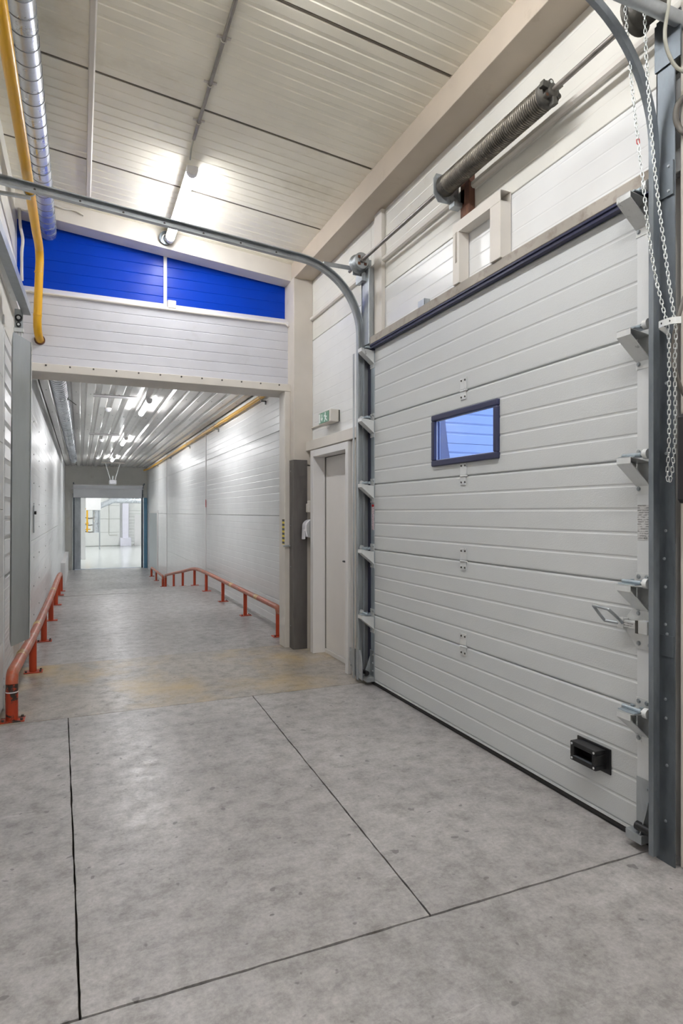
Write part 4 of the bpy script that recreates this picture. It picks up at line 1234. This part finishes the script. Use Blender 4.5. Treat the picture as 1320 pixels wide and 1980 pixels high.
tag(B((2.406, 12.83, 1.60), (2.4085, 12.90, 1.76)).build('wall_sign', 'red'), 'small red sign on the corridor wall seam', 'sign')

# far gate, half raised above the doorway
d4 = thing('door_4', 'raised white sectional gate above the far doorway', 'door', (1.0, 25.1, 2.0), kind='structure')
def tilt(y0, z0, y1, z1, th, name, m):
    d_ = Vector((y1 - y0, z1 - z0)).normalized(); nn = Vector((-d_.y, d_.x)) * th
    return MB().extr([(y0, z0), (y1, z1), (y1 + nn.x, z1 + nn.y), (y0 + nn.x, z0 + nn.y)], (-0.24, 0, 0), (0, 1, 0), (0, 0, 1), (1, 0, 0), 2.45).build(name, m, d4, 0.004)
tilt(25.10, 2.06, 24.95, 2.38, 0.04, 'section', 'panel')
tilt(24.94, 2.40, 24.55, 2.52, 0.04, 'section', 'white')
B((-0.30, 24.86, 2.365), (2.27, 24.93, 2.405)).build('stiffener', 'white', d4, 0.004)
B((-0.24, 25.07, 2.035), (2.21, 25.12, 2.06)).build('bottom_rail', 'zinc_d', d4)
B((1.75, 25.02, 2.14), (1.98, 25.06, 2.20)).build('grip', 'black', d4, 0.004)
for xx in (0.45, 1.05):
    B((xx - 0.02, 24.955, 2.36), (xx + 0.02, 24.985, 2.44)).build('hinge', 'zinc', d4)
for xx, m in ((-0.26, 'zinc_d'), (2.20, 'zinc_d')):
    B((xx, 25.14, -0.68), (xx + 0.07, 25.22, 2.2)).build('track', m, d4)
    tk3 = MB().sweep([(xx + 0.035, 25.15, 2.15), (xx + 0.035, 25.05, 2.40), (xx + 0.035, 24.8, 2.52), (xx + 0.035, 24.3, 2.56)], [(-0.02, -0.02), (0.02, -0.02), (0.02, 0.02), (-0.02, 0.02)], (1, 0, 0)).build('track', m, d4)
tag(B((2.285, 24.95, -0.68), (2.40, 25.10, 2.05)).build('strip_curtain', 'bluestrip'), 'narrow blue plastic strip beside the far doorway', 'curtain strip')
op = thing('gate_opener', 'white gate opener hung on a V frame below the corridor ceiling', 'gate opener', (1.05, 22.9, 2.45))
B((0.68, 22.9, 3.205), (1.45, 22.96, 3.245)).build('ceiling_bar', 'beige_l', op, 0.003)
for s_ in (-1, 1):
    MB().cyl((1.05 + s_ * 0.24, 22.93, 3.21), (1.05 + s_ * 0.07, 22.93, 2.60), 0.018, 8).build('strut', 'zinc_l', op)
B((0.93, 22.75, 2.47), (1.17, 23.15, 2.62)).build('motor_housing', 'plastic', op, 0.03, 3)
MB().cyl((1.05, 22.93, 2.60), (1.05, 22.93, 2.76), 0.03, 10).build('spindle', 'zinc_l', op)
d5 = thing('door_5', 'grey side door at the far end of the corridor', 'door', (2.42, 22.8, -0.68), kind='structure')
B((2.40, 21.52, -0.68), (2.455, 24.28, 1.48)).build('leaf', 'zinc', d5, 0.003)
f = MB(); f.box((2.385, 21.50, -0.68), (2.42, 21.58, 1.52)); f.box((2.385, 24.22, -0.68), (2.42, 24.30, 1.52)); f.box((2.385, 21.58, 1.46), (2.42, 24.22, 1.52))
f.build('frame', 'white', d5, 0.003)

# ------------------------------------------------------------------ hall details
B((-0.22, 25.55, -0.68), (0.02, 26.0, 4.9)).build('column_hall', 'zinc', kind='structure')
B((-0.02, 30.5, -0.68), (0.22, 30.8, 4.9)).build('column_hall', 'white', kind='structure')
ck = thing('column_hall', None, None, (2.7, 41.9, -0.68), kind='structure')
B((2.50, 41.75, -0.2), (2.87, 42.1, 4.9)).build('shaft', 'hallcol', ck, 0.01)
B((2.36, 41.55, -0.68), (3.02, 42.1, -0.15)).build('plinth', 'hallcol', ck, 0.01)
d6 = thing('door_6', 'tall closed pale gate in the back wall of the hall', 'door', (1.0, 42.05, -0.68), kind='structure')
for i in range(4):
    B((0.15, 42.02, -0.66 + i * 0.86), (2.36, 42.10, 0.19 + i * 0.86)).build('section', 'leaf' if False else 'hallwall', d6, 0.01)
MB().tube([(1.70, 41.98, 2.5), (1.70, 41.98, 0.1), (1.72, 41.98, 0.02), (2.2, 41.98, 0.02)], 0.012, 8).build('cable', 'cable_l', d6)
d7 = thing('door_7', 'white door with two small marks in the back wall of the hall', 'door', (3.6, 42.05, -0.68), kind='structure')
B((3.25, 42.02, -0.68), (4.15, 42.09, 1.30)).build('leaf', 'white', d7, 0.01)
for z in (0.75, 0.88):
    B((3.68, 42.005, z), (3.84, 42.02, z + 0.05)).build('sign', 'cable_d', d7)
pn_ = MB()
whb = bpy.data.objects['wall_hall_back']
for i in range(12):
    B((2.9, 42.06, -0.6 + i * 0.2), (5.5, 42.1, -0.42 + i * 0.2)).build('panel', 'hallwall', whb, 0.01)
ah = thing('air_handler', 'white air handling unit on a steel stand with silver ducts in the hall', 'air handler', (0.6, 38.5, -0.68))
B((0.30, 38.2, 1.60), (1.10, 39.2, 3.0)).build('cabinet', 'white', ah, 0.02)
MB().cyl((0.86, 38.5, 0.30), (0.86, 38.5, 1.62), 0.20, 24).build('duct', 'duct', ah)
MB().tube(bez([(1.05, 38.7, 1.85), (1.5, 38.7, 2.05), (1.8, 38.7, 2.17), (2.4, 38.7, 2.18), (5.0, 38.7, 2.18)], 6), 0.16, 20).build('duct', 'duct', ah)
for xx in (0.06, 1.05):
    for yy in (38.3, 39.3):
        B((xx - 0.02, yy - 0.02, -0.68), (xx + 0.02, yy + 0.02, 1.60)).build('leg', 'zinc', ah)
for z in (0.35, 0.75, 1.15):
    MB().tube([(0.08, 38.3, z), (0.25, 38.3, z + 0.03), (0.50, 38.35, z - 0.02), (0.66, 38.4, z)], 0.03, 8).build('hose', 'cable_d', ah)
MB().tube([(0.14, 38.25, 2.3), (0.14, 38.25, 1.75), (0.16, 38.25, 1.68), (0.35, 38.25, 1.68), (0.37, 38.25, 1.60), (0.37, 38.25, 0.35)], 0.045, 10).build('gas_pipe', 'yellow', ah)
MB().tube([(0.20, 38.25, 0.50), (0.54, 38.25, 0.50)], 0.03, 8).build('gas_pipe', 'yellow', ah)
MB().tube([(0.22, 38.25, 0.85), (0.45, 38.25, 0.85)], 0.03, 8).build('gas_pipe', 'yellow', ah)
for xx, yy, lab in ((-2.5, 29.5, 'high hall lamp towards the stand side, the near one'), (4.5, 29.5, 'high hall lamp towards the white door side, the near one'), (-2.5, 36.0, 'high hall lamp towards the stand side, the far one'), (4.5, 36.0, 'high hall lamp towards the white door side, the far one')):
    lamp(xx, yy, yy + 1.5, 4.9, lab, 'high lamps in the hall', mat='lamp_h')

# ------------------------------------------------------------------ outside the gate's window
wo = B((2.70, 5.34, -0.8), (9.0, 5.5, 4.5)).build('wall_outside', 'outwall', kind='structure')
for k in range(5):
    fpanel(wo, 2.70, 9.0, -0.8 + k * 1.0, 0.2 + k * 1.0, 'outwall', 5.30, 0.1, 0.03, 0.016, 0.04)
B((2.55, -6, -1.0), (30, 30, -0.8)).build('ground_outside', 'asphalt', kind='structure')
edge = [(3.02, 3.2), (3.03, 2.6), (3.045, 2.3), (3.07, 2.1), (3.10, 1.95), (3.12, 1.8), (3.125, 1.5), (3.125, -0.8)]
sh = MB().extr([(2.57, -0.8), (2.57, 3.2)] + edge, (0, 4.74, 0), (1, 0, 0), (0, 0, 1), (0, 1, 0), 0.5)
tag(sh.build('dock_pad', 'shelter'), 'dark curved dock pad seen through the gate window', 'dock pad')
